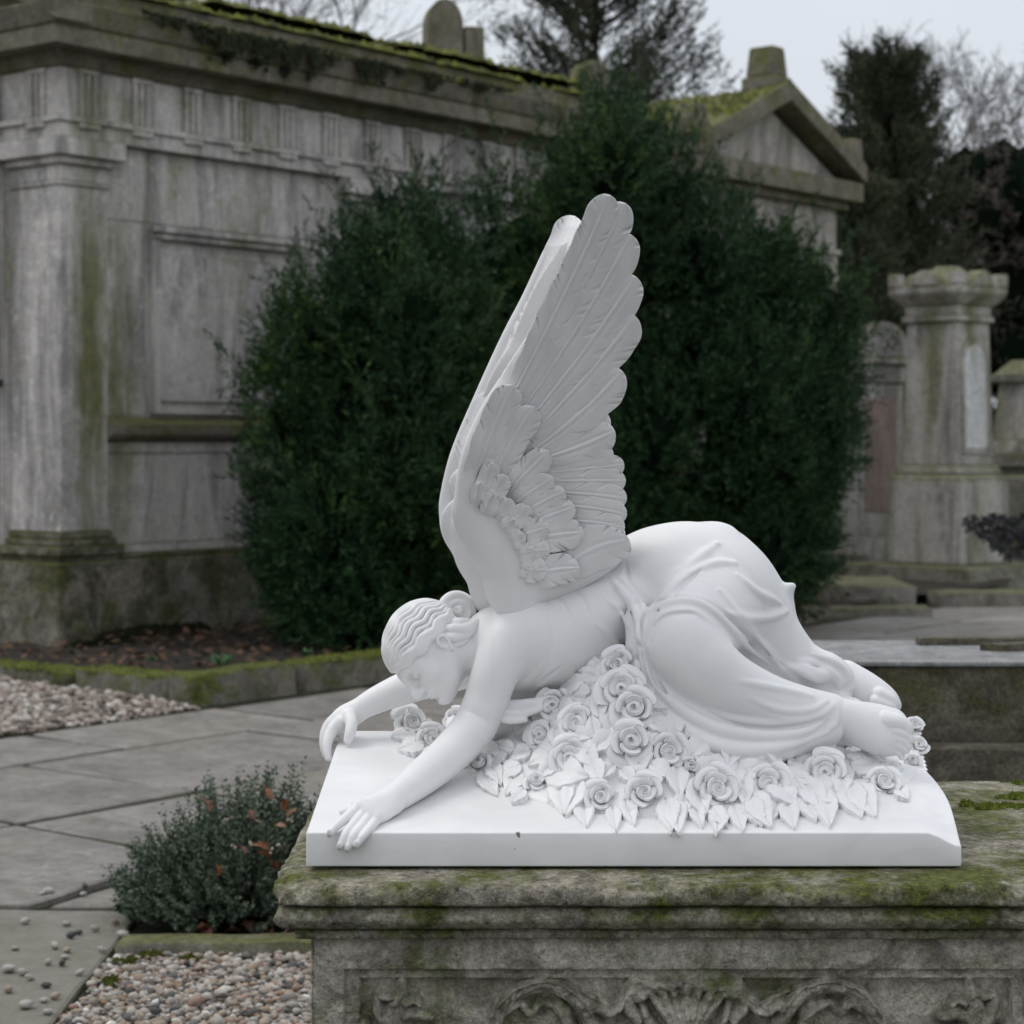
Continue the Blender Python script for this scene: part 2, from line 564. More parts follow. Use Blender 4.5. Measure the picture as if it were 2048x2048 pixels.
mound_poly = [on_slab(*q)[:2] for q in ((785,1500),(850,1515),(930,1545),(1000,1585),(1075,1605),(1150,1622),(1250,1632),
              (1350,1640),(1450,1640),(1550,1636),(1650,1622),(1740,1600),(1815,1572),(1845,1530),(1838,1500),(1790,1475),(1500,1466),(1100,1464),(830,1466))]
mx = np.array([P(x, 0, 3.75)[0] for x in (780, 860, 950, 1050, 1130, 1245, 1330, 1420, 1550, 1650, 1800, 1850)])
mh = np.array([.035, .05, .062, .085, .155, .225, .125, .075, .055, .05, .05, .04])
gx = np.arange(-0.25, 0.82, 0.004); gy = np.arange(3.38, 4.08, 0.004)
GX, GY = np.meshgrid(gx, gy, indexing='ij')
D = poly_dist(GX, GY, mound_poly)
H = np.interp(GX, mx, mh)
prof = np.clip(D/0.20, 0, 1); prof = 0.25*np.sqrt(np.clip(D/0.03, 0, 1)) * 0.3 + 0.93*prof**1.15
lump = 0.012*np.sin(GX*38+1.3*np.sin(GY*31))*np.sin(GY*41+np.sin(GX*23)*1.7)
mound_h = np.where(D > -0.004, H*np.clip(prof, 0, 1) + np.clip(D/0.05, 0, 1)*lump, -0.02)
mound_h = np.where(D <= 0, -0.01, mound_h)
MZ = slab_z(GY) + mound_h
nI, nJ = GX.shape
Vm = np.stack([GX, GY, MZ], -1).reshape(-1, 3)
ii, jj = np.meshgrid(np.arange(nI-1), np.arange(nJ-1), indexing='ij')
Fm = np.stack([ii*nJ+jj, (ii+1)*nJ+jj, (ii+1)*nJ+jj+1, ii*nJ+jj+1], -1).reshape(-1, 4)
keep = (D.reshape(-1)[Fm] > -0.006).any(1)
Fm = Fm[keep]
used, inv = np.unique(Fm, return_inverse=True)
Vm, Fm = Vm[used], inv.reshape(Fm.shape)
put('flower_bed', (Vm, Fm))
mound_bvh = BVHTree.FromPolygons([tuple(v) for v in Vm], [tuple(f) for f in Fm])
def on_mound(px, py):
    o = Vector((0, 0, CZ)); d = (Vector(P(px, py, 1.0)) - o).normalized()
    h = mound_bvh.ray_cast(o, d)
    if h[0] is None: return on_slab(px, py), np.array([0, 0, 1.0])
    return np.array(h[0]), np.array(h[1])

# ---- head frame
Fw = np.array([-.50, -.36, -.80]); Fw /= np.linalg.norm(Fw)
Up = np.array([-.85, 0, .52]); Up -= (Up@Fw)*Fw; Up /= np.linalg.norm(Up)
Sd = np.cross(Up, Fw)            # towards the viewer
HH = 0.166
chin = P(888, 1405, 3.80)
HO = chin - HH*(.05*Up + .42*Fw)
def hd(s, u, f): return HO + HH*(s*Sd + u*Up + f*Fw)
AX = np.array([Sd, Up, Fw])
def hr(p, r): return np.array([*hd(*p), r*HH])

fig = Sculpt()
K = 0.012
# arms
near_arm = [(1050,1264,3.812,62),(1018,1292,3.790,58),(993,1340,3.772,48),(972,1400,3.778,44),(950,1450,3.775,44),
            (905,1503,3.712,41),(850,1550,3.615,37),(806,1584,3.530,31),(778,1604,3.485,27)]
far_arm = [(1000,1300,3.98,50),(930,1330,4.02,46),(860,1358,4.03,37),(800,1380,4.03,32),(745,1404,4.02,26),(706,1427,4.01,21)]
fig.tube(near_arm, n=120, k=0.02)
fig.tube(far_arm, n=80, k=0.02)
# shoulders and neck
fig.tube4([hr((0,.30,-.16), .26), hr((0,.10,-.22), .25), np.array([*P(985,1275,3.87), .052]), np.array([*P(1050,1275,3.87), .062])], n=14, k=0.02)
fig.tube([(1046,1260,3.83,56),(1010,1285,3.92,60),(985,1300,3.99,50)], n=8, k=0.03)
fig.tube([(1022,1297,3.862,88),(1078,1285,3.856,95)], n=4, k=0.022, flat=(0, 1, 0), fs=.92)
# skull and face
fig.ell(hd(0, .60, -.03), HH*np.array([.345, .385, .455]), AX, k=0.006)
fig.ell(hd(0, .40, .12), HH*np.array([.275, .40, .285]), AX, k=0.02)
for sg in (-1, 1):
    fig.tube4([hr((sg*.235,.30,-.02), .085), hr((sg*.15,.14,.20), .085), hr((0,.105,.325), .085)], n=8, k=0.022)
    fig.ell(hd(sg*.165, .365, .265), HH*np.array([.12, .12, .11]), AX, k=0.016)
fig.ell(hd(0, .10, .355), HH*np.array([.088, .08, .08]), AX, k=0.012)
fig.ell(hd(0, .235, .36), HH*np.array([.13, .10, .075]), AX, k=0.014)      # muzzle
for sg in (-1, 1):
    fig.tube4([hr((sg*.235,.50,.27), .05), hr((sg*.15,.575,.372), .05), hr((sg*.04,.555,.405), .045)], n=8, k=0.012)   # brow
    fig.ell(hd(sg*.145, .485, .415), HH*np.array([.095, .050, .060]), AX, op='s', k=0.014)     # socket
    fig.ell(hd(sg*.148, .475, .318), HH*np.array([.088, .072, .078]), AX, k=0.004)             # closed lid
    fig.tube4([hr((sg*.235,.475,.315), .012), hr((sg*.19,.440,.365), .014), hr((sg*.15,.428,.388), .014), hr((sg*.085,.452,.372), .012)], n=10, op='s', k=0.002)  # closed lashes
fig.tube4([hr((0,.57,.40), .036), hr((0,.46,.45), .036), hr((0,.365,.505), .046)], n=9, k=0.012)       # nose
fig.ell(hd(0, .345, .505), HH*np.array([.055, .045, .05]), AX, k=0.008)
for sg in (-1, 1):
    fig.ell(hd(sg*.055, .328, .455), HH*np.array([.038, .036, .05]), AX, k=0.006)
    fig.ell(hd(sg*.028, .308, .475), HH*np.array([.016, .016, .02]), AX, op='s', k=0.003)
fig.tube4([hr((-.10,.215,.385), .014), hr((-.05,.238,.435), .026), hr((0,.232,.45), .024), hr((.05,.238,.435), .026), hr((.10,.215,.385), .014)], n=24, k=0.0025)
fig.tube4([hr((-.085,.205,.385), .014), hr((0,.18,.438), .034), hr((.085,.205,.385), .014)], n=24, k=0.0022)
fig.ell(hd(0, .145, .43), HH*np.array([.07, .022, .03]), AX, op='s', k=0.01)
# near ear
fig.ell(hd(.325, .40, -.07), HH*np.array([.04, .10, .062]), AX, k=0.006)
fig.tube4([hr((.345,.36,-.03), .02), hr((.365,.44,-.01), .022), hr((.37,.49,-.07), .022), hr((.37,.44,-.125), .022), hr((.36,.34,-.085), .02), hr((.345,.29,-.055), .026)], n=18, k=0.004)
fig.ell(hd(.37, .41, -.06), HH*np.array([.03, .05, .03]), AX, op='s', k=0.004)

# ---- near hand: lies on the slab and folds over its front edge
def hand_tube(pts, **k): fig.tube(pts, **k)
fig.tube([(778,1604,3.485,27),(752,1616,3.455,27),(730,1624,3.436,24)], n=8, k=0.01, flat=(0.1, -0.35, 1), fs=1.35)
fig.tube([(770,1600,3.480,20),(742,1606,3.455,19),(722,1613,3.440,16)], n=8, k=0.012, flat=(0.1, -0.35, 1), fs=1.3)
fig.tube([(782,1612,3.475,20),(764,1628,3.447,19),(750,1637,3.430,16)], n=8, k=0.012, flat=(0.1, -0.35, 1), fs=1.3)
near_fingers = [
 [(722,1612,3.440,13.5),(700,1629,3.412,12.5),(680,1646,3.388,11),(667,1658,3.373,9.5),(659,1668,3.364,8)],
 [(732,1619,3.436,14),(712,1643,3.402,13),(695,1664,3.376,12),(686,1680,3.366,10.5),(679,1694,3.361,8.5)],
 [(742,1626,3.432,14),(726,1649,3.398,13),(710,1668,3.372,12),(701,1684,3.364,10.5),(695,1698,3.360,8.5)],
 [(754,1636,3.428,13),(741,1655,3.392,11.5),(727,1671,3.370,10.5),(719,1682,3.364,9.5),(712,1691,3.360,7.5)]]
near_fingers = [[(x, y, Y, r*.84) for x, y, Y, r in f] for f in near_fingers]
for f in near_fingers:
    fig.tube(f, n=14, k=0.0012)
    t, p = f[-1], f[-2]
    # nail
    fig.ell(P(t[0]-0.5, t[1]-3, t[2]-0.0062), np.array([.0042, .0028, .0062]), k=0.001)
for f, s_ in zip(near_fingers, (1, 1, 1, 1)):
    fig.ell(P(f[0][0]-3, f[0][1]-3, f[0][2]-0.006), np.array([.011, .011, .009]), k=0.008)      # knuckle
fig.tube([(765,1606,3.50,15),(728,1606,3.47,13),(702,1616,3.445,11),(686,1624,3.43,8)], n=12, k=0.008)   # thumb beyond the index finger
# ---- far hand: hangs over the left edge of the slab
fig.tube([(706,1427,4.01,21),(690,1436,4.005,25),(676,1450,4.0,23)], n=8, k=0.012, flat=(0.3, -0.9, 0.2), fs=1.2)
for f in ([(682,1444,3.985,13),(664,1462,3.980,12),(655,1484,3.965,10.5),(654,1502,3.955,9),(657,1518,3.948,7.5)],
          [(676,1438,4.00,13),(658,1455,4.00,12),(649,1478,3.992,10.5),(649,1496,3.985,9),(652,1510,3.980,7.5)],
          [(676,1434,4.02,13),(660,1448,4.03,12),(650,1466,4.035,10.5),(648,1482,4.03,9)],
          [(690,1440,4.03,12),(668,1450,4.05,11),(658,1464,4.06,9)]):
    fig.tube(f, n=12, k=0.005)
fig.tube([(698,1432,3.985,14),(703,1448,3.965,12.5),(700,1466,3.952,11),(696,1480,3.948,9)], n=12, k=0.007)  # thumb

# ---- feet
near_leg = [(1600,1424,3.735,46),(1660,1430,3.735,39),(1705,1438,3.74,37),(1745,1446,3.745,40),(1780,1452,3.75,37)]
fig.tube(near_leg, n=24, k=0.012, flat=(0, 1, 0), fs=0.95)
fig.tube([(1722,1462,3.735,32),(1762,1478,3.73,34),(1788,1484,3.735,27)], n=10, k=0.02, flat=(0, 1, 0), fs=1.0)   # sole
for f in ([(1772,1440,3.725,22),(1796,1443,3.715,17),(1812,1452,3.712,14),(1818,1461,3.710,11)],
          [(1772,1456,3.725,15),(1800,1463,3.712,11.5),(1817,1472,3.710,10),(1822,1480,3.709,8)],
          [(1770,1468,3.725,14),(1798,1476,3.714,11),(1813,1484,3.712,9.5),(1819,1492,3.711,7.5)],
          [(1768,1478,3.728,13),(1795,1488,3.718,10.5),(1809,1496,3.716,9),(1813,1502,3.715,7.5)],
          [(1762,1488,3.732,12),(1789,1500,3.723,10),(1801,1507,3.722,8.5),(1803,1514,3.722,7)]):
    fig.tube([(x, y, Y-.004, r*.92) for x, y, Y, r in f], n=16, k=0.0012)
fig.ell(P(1818, 1458, 3.702), np.array([.006, .004, .004]), k=0.001)
# far foot, behind
fig.tube([(1690,1358,4.0,38),(1735,1380,3.985,34),(1768,1398,3.975,27),(1786,1410,3.97,17)], n=16, k=0.012)
for f in ([(1760,1388,3.95,14),(1782,1398,3.945,11),(1791,1408,3.943,8)], [(1752,1402,3.945,13),(1778,1411,3.94,10),(1788,1418,3.94,7.5)]):
    fig.tube(f, n=8, k=0.004)

def world_box(x0, x1, y0, y1, Ya, Yb):
    pts = np.array([P(x, y, Y) for x in (x0, x1) for y in (y0, y1) for Y in (Ya, Yb)])
    return pts.min(0), pts.max(0)

hb = (HO + HH*.40*Up - .105, HO + HH*.40*Up + .105)
pieces = [fig.mesh(*hb, 0.00115)]
nh = world_box(640, 792, 1590, 1712, 3.34, 3.50)
fh = world_box(636, 716, 1405, 1530, 3.93, 4.10)
ft = world_box(1725, 1835, 1415, 1525, 3.68, 3.80)
pieces += [fig.mesh(*nh, 0.0011), fig.mesh(*fh, 0.0014), fig.mesh(*ft, 0.0014)]
big = fig.mesh(*world_box(640, 1120, 1150, 1690, 3.36, 4.12), 0.0022)
for lo, hi in (hb, nh, fh): big = cull_box(*big, lo+.002, hi-.002)
legs = fig.mesh(*world_box(1540, 1830, 1310, 1530, 3.66, 4.06), 0.0024)
put('figure', join(*pieces[:3], big))
V_, F_ = legs
nearm = V_[F_].mean(1)[:, 1] < 3.86
def sub(V, F, m):
    used, inv = np.unique(F[m], return_inverse=True); return V[used], inv.reshape(-1, 4)
put('foot', sub(V_, F_, ~nearm))
put('foot', join(cull_box(*sub(V_, F_, nearm), ft[0]+.002, ft[1]-.002), pieces[3]))

# ---- hair: wavy locks swept from the forehead into a knot
hair = Sculpt()
hc = hd(0, .605, -.035); hrad = HH*np.array([.362, .402, .465])
hair.ell(hc, hrad, AX, k=0.004)
def above_hairline(x, y, z):
    q = [np.float32(AX[i, 0])*(x-np.float32(HO[0]))+np.float32(AX[i, 1])*(y-np.float32(HO[1]))+np.float32(AX[i, 2])*(z-np.float32(HO[2])) for i in range(3)]
    return (np.float32(.50*HH) + np.float32(.62)*q[2] - q[1])*np.float32(.85)
hair.func(hd(0,.6,0)-HH*.8, hd(0,.6,0)+HH*.8, above_hairline, op='i')
A_ = np.array([0, .16, .98]); A_ /= np.linalg.norm(A_)      # where the locks start (ellipsoid directions s,u,f)
B_ = np.array([0, -.30, -.95]); B_ /= np.linalg.norm(B_)
side = np.cross(A_, B_); side /= np.linalg.norm(side)
C0 = A_ - (A_@B_)*B_
mid = (A_+B_); mid = mid/np.linalg.norm(mid) if np.linalg.norm(mid) > 1e-6 else np.array([0, 1, 0])
upv = np.array([0, 1, 0.0]); upv -= (upv@(B_-A_)/np.linalg.norm(B_-A_))*(B_-A_)/np.linalg.norm(B_-A_); upv /= np.linalg.norm(upv)
sv = np.array([1.0, 0, 0])
def lock(phi, r0, amp, ph, t0=0.04, t1=0.97, n=46, lift=1.0):
    m_ = math.cos(phi)*upv + math.sin(phi)*sv
    pts = []
    for i in range(n):
        t = t0 + (t1-t0)*i/(n-1)
        a = math.pi*t
        ax = (B_-A_)/np.linalg.norm(B_-A_)
        d = -math.cos(a)*ax + math.sin(a)*m_
        tang = -math.sin(phi)*upv + math.cos(phi)*sv
        d = d + amp*math.sin(t*34+ph)*math.sin(a)**0.5*tang
        d /= np.linalg.norm(d)
        p = hc + (hrad*lift*d) @ AX
        r = r0*(0.45+0.55*math.sin(a)**0.7)
        pts.append([*p, r])
    return np.array(pts)
for i, ph in enumerate(np.linspace(-1.42, 1.54, 18)):
    hair.tube4(lock(ph, 0.0047+0.0009*math.sin(i*2.3), 0.050, 0.5*math.sin(i*1.1)+i*0.12, lift=1.035), n=46, k=0.0006)
# thick rolls along the hairline
for ph, r0 in ((1.60, .0085), (1.72, .0085)):
    hair.tube4(lock(ph, r0, 0.05, 0.6, 0.05, 0.94, lift=.99), n=40, k=0.003)
# the knot
bc = P(913, 1222, 3.875); bu = bc - hc; bu /= np.linalg.norm(bu)
rt = 3.875/FPX
for q in range(4):
    rr = (31, 17, 5, 24)[q]*rt; tr = (10, 7.5, 7, 5)[q]*rt
    pts = []
    e1 = np.array([1, 0, 0.25]); e1 /= np.linalg.norm(e1); nrm = np.array([.25, -.93, .15]); nrm /= np.linalg.norm(nrm)
    e1 -= (e1@nrm)*nrm; e1 /= np.linalg.norm(e1); e2 = np.cross(nrm, e1)
    for a in np.linspace(0, 2*math.pi, 25):
        p = bc + rr*(math.cos(a)*e1 + math.sin(a)*e2) + nrm*((.0,.006,.010,.009)[q] + 0.003*math.sin(a+q))
        pts.append([*p, tr])
    hair.tube4(pts, n=49, k=0.0006)
hair.ell(bc-nrm*0.018, np.array([.032, .022, .032]), k=0.002)
for pts in ([(880,1262,3.80,10),(905,1258,3.79,11),(930,1258,3.80,11),(952,1246,3.83,9),(968,1232,3.86,6)],
            [(878,1275,3.79,10),(905,1275,3.785,11),(930,1270,3.80,10),(955,1254,3.83,8),(972,1240,3.86,5)],
            [(895,1250,3.81,10),(920,1246,3.81,11),(942,1246,3.83,9),(958,1234,3.86,6)],
            [(880,1290,3.79,8),(905,1290,3.79,9),(928,1282,3.80,8),(950,1266,3.83,6)],
            [(868,1245,3.80,9),(885,1232,3.82,10),(905,1240,3.82,10),(925,1262,3.81,8)]):
    hair.tube(pts, n=16, k=0.001)
put('hair', hair.mesh(HO+HH*.5*Up-np.array([.125,.11,.11]), HO+HH*.5*Up+np.array([.16,.12,.12]), 0.00115))

# ---- dress
dr = Sculpt()
dr.tube([(1032,1298,3.86,91),(1100,1283,3.855,95),(1165,1255,3.85,84),(1235,1222,3.86,76),(1300,1200,3.88,76)], n=30, k=0.03, flat=(0, 1, 0), fs=.92)
dr.tube([(1010,1440,3.90,52),(1100,1420,3.90,60),(1200,1360,3.90,70),(1300,1330,3.88,80)], n=10, k=0.01)       # bed filling below the chest
dr.tube([(1330,1430,3.86,80),(1450,1470,3.85,66),(1560,1475,3.83,52),(1680,1465,3.83,34)], n=16, k=0.01)    # and below the leg
dr.tube([(1480,1400,3.92,70),(1600,1420,3.92,50),(1700,1430,3.92,36)], n=10, k=0.01)
for pts in ([(975,1402,3.80,8),(1020,1408,3.785,9),(1070,1404,3.785,9),(1110,1392,3.79,6)],
            [(980,1418,3.79,8),(1020,1426,3.775,9),(1060,1424,3.775,8),(1095,1410,3.78,6)],
            [(990,1436,3.78,7),(1020,1442,3.77,7),(1050,1440,3.77,6)]):
    dr.tube(pts, n=14, k=0.006)
dr.tube([(1290,1162,3.955,98),(1330,1166,3.915,117),(1380,1164,3.90,121),(1430,1178,3.92,119),(1480,1220,3.94,101),(1530,1278,3.95,76),(1600,1335,3.96,52),(1668,1380,3.965,38)], n=56, k=0.012)
# near thigh and shin under the cloth
dr.tube([(1420,1200,3.86,112),(1390,1248,3.76,92),(1362,1288,3.69,76)], n=14, k=0.028)
dr.tube([(1362,1285,3.690,74),(1392,1322,3.682,76),(1450,1366,3.69,66),(1530,1400,3.705,54),(1600,1418,3.72,47),(1658,1428,3.735,42)], n=36, k=0.016)
# corner of cloth standing off the hip
dr.tube([(1430,1110,3.92,66),(1500,1150,3.95,34),(1548,1180,3.93,16),(1572,1178,3.92,9),(1586,1172,3.915,4)], n=24, k=0.014)
dr.tube([(1581,1174,3.915,4),(1578,1205,3.925,8),(1571,1245,3.94,16),(1580,1300,3.96,28)], n=20, k=0.016)
# cloth bunched round the far calf
for i, pts in enumerate(([(1560,1330,3.93,14),(1605,1340,3.90,14),(1640,1350,3.90,13),(1668,1352,3.93,12)],
            [(1600,1310,3.95,16),(1630,1312,3.93,15),(1660,1330,3.92,14),(1682,1362,3.93,12)],
            [(1630,1308,3.96,14),(1668,1322,3.94,13),(1694,1345,3.94,12),(1700,1372,3.94,10)])):
    dr.tube(pts, n=16, k=0.010)
# cloth spread beneath the near leg, falling on the roses
dr.tube([(1283,1240,3.74,34),(1300,1330,3.715,40),(1350,1410,3.70,46),(1430,1465,3.69,46),(1530,1470,3.70,40),(1640,1455,3.725,30)], n=36, k=0.02)
dr.tube([(1290,1300,3.72,30),(1330,1400,3.70,44),(1400,1470,3.685,48),(1480,1497,3.68,42),(1570,1486,3.695,32),(1660,1465,3.72,22)], n=36, k=0.02)
dr.tube([(1300,1345,3.70,26),(1365,1445,3.685,44),(1440,1500,3.67,40),(1500,1512,3.667,30),(1560,1500,3.68,20)], n=30, k=0.018)
# folds are drawn in the picture and dropped on to the cloth by a ray from the eye
def surface_tube(sc, bvh, pts, op, k, proud=0.35, n=None):
    """pts (px,py,r): tube lying on the surface, its centre sunk so that only `proud` of the radius stands out"""
    pts = np.array(pts, float); n = n or 10*len(pts)
    C = catmull(np.c_[pts], n)
    o = Vector((0, 0, CZ)); Ys = np.full(n, np.nan)
    for i, c in enumerate(C):
        h = bvh.ray_cast(o, (Vector(P(c[0], c[1], 1.0)) - o).normalized())
        if h[0] is not None: Ys[i] = h[0][1]
    ok = ~np.isnan(Ys)
    if ok.sum() < 2: return
    Ys = np.interp(np.arange(n), np.arange(n)[ok], Ys[ok])
    for _ in range(10): Ys = np.convolve(np.pad(Ys, 1, mode='edge'), [.25, .5, .25], 'valid')
    tt = np.linspace(0, 1, n)
    C[:, 2] *= smooth01(-.02, .22, tt)*smooth01(1.02, .78, tt) if op == 'u' else smooth01(-.1, .25, tt)*smooth01(1.1, .75, tt)
    r = np.maximum(C[:, 2], .6)*Ys/FPX
    Yc = Ys + r*(1-proud*2) if op == 'u' else Ys - r*0.25
    A = np.array([[*P(c[0], c[1], y), q] for c, y, q in zip(C, Yc, r)])
    sc.tube4(A, n=n, op=op, k=k)
lo_, hi_ = world_box(945, 1730, 1020, 1560, 3.58, 4.12)
Vc, Fc = dr.mesh(lo_, hi_, 0.006)
dbvh = BVHTree.FromPolygons([tuple(v) for v in Vc], [tuple(f) for f in Fc])
fold = [
 # cloth falling on the roses, one swag below the other
 ([(1284,1292,5),(1301,1348,10),(1348,1408,13),(1430,1456,15),(1530,1472,14),(1610,1462,11),(1655,1436,7)], .006),
 ([(1278,1300,5),(1290,1360,9),(1332,1428,12),(1410,1482,14),(1490,1500,13),(1580,1490,10),(1660,1464,6)], .006),
 ([(1272,1310,5),(1280,1370,8),(1318,1445,10),(1385,1502,12),(1450,1528,12),(1510,1522,9),(1560,1502,6)], .006),
 ([(1266,1310,4),(1268,1370,7),(1290,1440,8),(1340,1492,9),(1390,1522,8)], .006),
 # sash
 ([(1218,1150,6),(1240,1180,10),(1262,1208,11),(1277,1242,11),(1281,1274,11),(1286,1292,8)], .004),
 ([(1236,1150,4),(1262,1182,6),(1284,1212,7),(1290,1245,6)], .004),
 # hem wrapped over the near thigh
 ([(1288,1285,8),(1296,1240,11),(1332,1211,11),(1385,1205,11),(1430,1228,10),(1490,1290,9),(1560,1345,7)], .004),
 ([(1300,1262,4),(1325,1232,6),(1380,1222,6),(1425,1246,5)], .005),
 # hip folds
 ([(1300,1228,7),(1345,1170,9),(1395,1120,8),(1436,1085,4)], .012),
 ([(1318,1208,6),(1370,1158,8),(1425,1128,6),(1470,1125,3)], .012),
 ([(1438,1222,4),(1490,1236,7),(1540,1234,7),(1577,1222,5)], .010),
 ([(1475,1150,4),(1515,1185,7),(1562,1206,5)], .010),
 ([(1440,1180,3),(1500,1260,5),(1560,1330,5),(1600,1365,4)], .012),
 # shin folds
 ([(1500,1396,3),(1560,1420,6),(1620,1420,5),(1655,1402,3)], .008),
 ([(1530,1428,3),(1590,1440,6),(1640,1430,5),(1668,1410,3)], .008),
 ([(1480,1362,3),(1560,1377,5),(1625,1392,4)], .010),
 ([(1420,1420,3),(1470,1438,6),(1540,1446,6),(1600,1444,4)], .008),
 ([(1662,1392,6),(1674,1420,7),(1670,1446,7),(1652,1464,6)], .004),
 # far calf cloth
 ([(1590,1318,6),(1640,1330,8),(1672,1356,8),(1680,1382,6)], .005),
 ([(1622,1308,6),(1664,1322,8),(1692,1346,8),(1700,1372,6)], .005),
 ([(1560,1326,5),(1610,1348,7),(1650,1368,7)], .006),
 # bodice
   ([(1196,1250,2),(1222,1270,3.4),(1238,1286,2)], .009),
 ([(1215,1200,3),(1240,1222,5),(1262,1258,4)], .007),
]
for pts, k_ in fold: surface_tube(dr, dbvh, pts, 'u', k_, 0.48)
carve = [
 [(1012,1206,2.6),(1060,1214,2.8),(1092,1250,2.8),(1101,1300,2.8),(1088,1342,2.8),(1052,1382,2.6)],
 [(1100,1190,2.0),(1125,1205,2.4),(1140,1232,2.0)],
 [(1148,1180,2.0),(1168,1200,2.4),(1176,1224,2.0)],
 [(1122,1335,2.0),(1085,1362,2.6),(1055,1386,2.4)],
 [(1292,1300,4),(1318,1372,6),(1375,1428,6),(1450,1458,6),(1540,1464,4)],
 [(1270,1290,3),(1276,1350,5),(1300,1410,5),(1360,1462,5),(1440,1496,4)],
 [(1286,1296,4),(1288,1240,4),(1320,1203,4),(1370,1195,4),(1430,1212,4),(1500,1276,4),(1570,1335,4)],
 [(1308,1232,3),(1352,1182,5),(1402,1140,4)],
 [(1296,1285,3),(1312,1250,4),(1340,1230,4),(1390,1228,3)],
 [(1232,1165,3),(1256,1200,4),(1270,1240,4),(1274,1280,3)],
 [(1440,1440,3),(1500,1458,5),(1570,1458,5),(1640,1440,4)],
 [(1250,1120,3),(1256,1160,4),(1290,1200,4),(1300,1225,3)],
]
for c in carve: surface_tube(dr, dbvh, c, 's', 0.006)
dV, dF = dr.mesh(*world_box(945, 1730, 1020, 1560, 3.58, 4.12), 0.0024)
put('dress', (smooth_mesh(dV, dF, it=2), dF))
# ------------------------------------------------------------------ wings
def feather_mesh(B, T, hw, Yf, lift, bend=0.0, tilt=0.0, seed=0, barb=1.0, root=0.45, thick=0.007):
    """one carved feather: B,T pixel base and tip, hw half width in pixels, Yf(px,py) wing surface, lift metres off it"""
    r_ = np.random.default_rng(seed)
    B = np.array(B, float); T = np.array(T, float)
    Lp = np.linalg.norm(T-B); d = (T-B)/Lp; nrm = np.array([-d[1], d[0]])
    nt = int(np.clip(Lp/1.7, 24, 230)); ns = int(np.clip(hw*2/2.4, 11, 29)) | 1
    t = np.linspace(0, 1, nt)[:, None]; s_ = np.linspace(-1, 1, ns)[None, :]
    # tip rounding: width profile
    tip = np.clip((1-t)*Lp/(hw*1.25), 0, 1)
    wid = hw*(root+(1-root)*np.clip(t/0.45, 0, 1)**0.8)*np.sqrt(np.clip(1-(1-tip)**2, 0, 1))
    wid = np.maximum(wid, 0.15)
    edge = 1 + 0.03*np.sin(t*Lp/9+seed)*np.abs(s_)**3
    off = s_*wid*edge
    spine = bend*Lp*4*t*(1-t)
    px = B[0] + d[0]*t*Lp + nrm[0]*(off+spine); py = B[1] + d[1]*t*Lp + nrm[1]*(off+spine)
    a = np.abs(s_)
    per = 8.5
    ph = (t*Lp - a*wid*1.25)/per
    rel = 0.0008*barb*np.sin(2*math.pi*ph + 1.5*np.sin(t*Lp/31+seed+s_*1.5))*np.clip(a*6-0.9, 0, 1)*(0.75+0.45*np.sin(t*Lp/17+seed*1.7+s_*4))
    rel += 0.0022*np.exp(-(s_/0.06)**2)*np.clip((1-t)*5, 0, 1) - 0.0022*np.exp(-((a-0.16)/0.07)**2)*np.clip((1-t)*5, 0, 1)
    for _ in range(int(3+Lp/32)):            # splits between barbs
        p0 = r_.uniform(.2, .95)*Lp/per; side = r_.choice([-1, 1]); w_ = r_.uniform(.14, .34)
        rel -= 0.0050*np.exp(-((ph-p0)/w_)**2)*(np.sign(s_) == side)*smooth01(.35, .9, a)
    camber = 0.0026*(1-a**2)*(hw/28)
    lr = lift*(0.25+0.75*smooth01(0, .45, t))
    h = lr + camber + rel + tilt*s_ + 0.004*smooth01(.6, 1, t)
    Y = Yf(px, py) - h
    pts = np.stack([(px-1024)*Y/FPX, Y, CZ-(py-HY)*Y/FPX], -1)
    Yb = Yf(px, py) - (lr - thick) - tilt*s_ - 0.004*smooth01(.6, 1, t)
    back = np.stack([(px-1024)*Yb/FPX, Yb, CZ-(py-HY)*Yb/FPX], -1)
    n = nt*ns
    V = np.concatenate([pts.reshape(-1, 3), back.reshape(-1, 3)])
    i, j = np.meshgrid(np.arange(nt-1), np.arange(ns-1), indexing='ij')
    q = np.stack([i*ns+j, i*ns+j+1, (i+1)*ns+j+1, (i+1)*ns+j], -1).reshape(-1, 4)
    ring = [k for k in range(ns)] + [k*ns+ns-1 for k in range(1, nt)] + [(nt-1)*ns+k for k in range(ns-2, -1, -1)] + [k*ns for k in range(nt-2, 0, -1)]
    ring = np.array(ring); nx = np.roll(ring, -1)
    sk = np.stack([ring, nx, nx+n, ring+n], -1)
    return V, np.concatenate([q[:, ::-1], q+n, sk])

def Ynear(px, py): return 3.80 - (1180-py)*0.00036 + (px-1090)*0.00028

prim = [((1000,838),(1221,390),33,.012),((1014,838),(1251,406),34,.012),((1030,842),(1264,470),38,.014),((1044,858),(1272,553),40,.016),
        ((1056,876),(1271,632),40,.02),((1068,900),(1245,742),40,.03),((1082,918),(1230,862),38,.03),
        ((1092,934),(1227,905),26,.02),((1096,946),(1249,930),25,.0),((1100,962),(1252,962),25,.0),((1108,984),(1254,998),25,-.01),
        ((1116,1010),(1254,1030),24,-.02),((1124,1040),(1250,1056),24,-.02),((1105,1160),(1259,1080),46,-.10)]
covA = [((941,985),(1026,770),33,-.02),((976,985),(1069,813),31,-.03),((1005,1000),(1098,903),27,-.02),((1018,1018),(1107,956),25,-.02),
        ((1030,1035),(1130,982),25,-.01),((1045,1052),(1150,1014),26,.0),((1050,1078),(1168,1064),33,.0),((1046,1158),(1160,1136),33,-.05)]
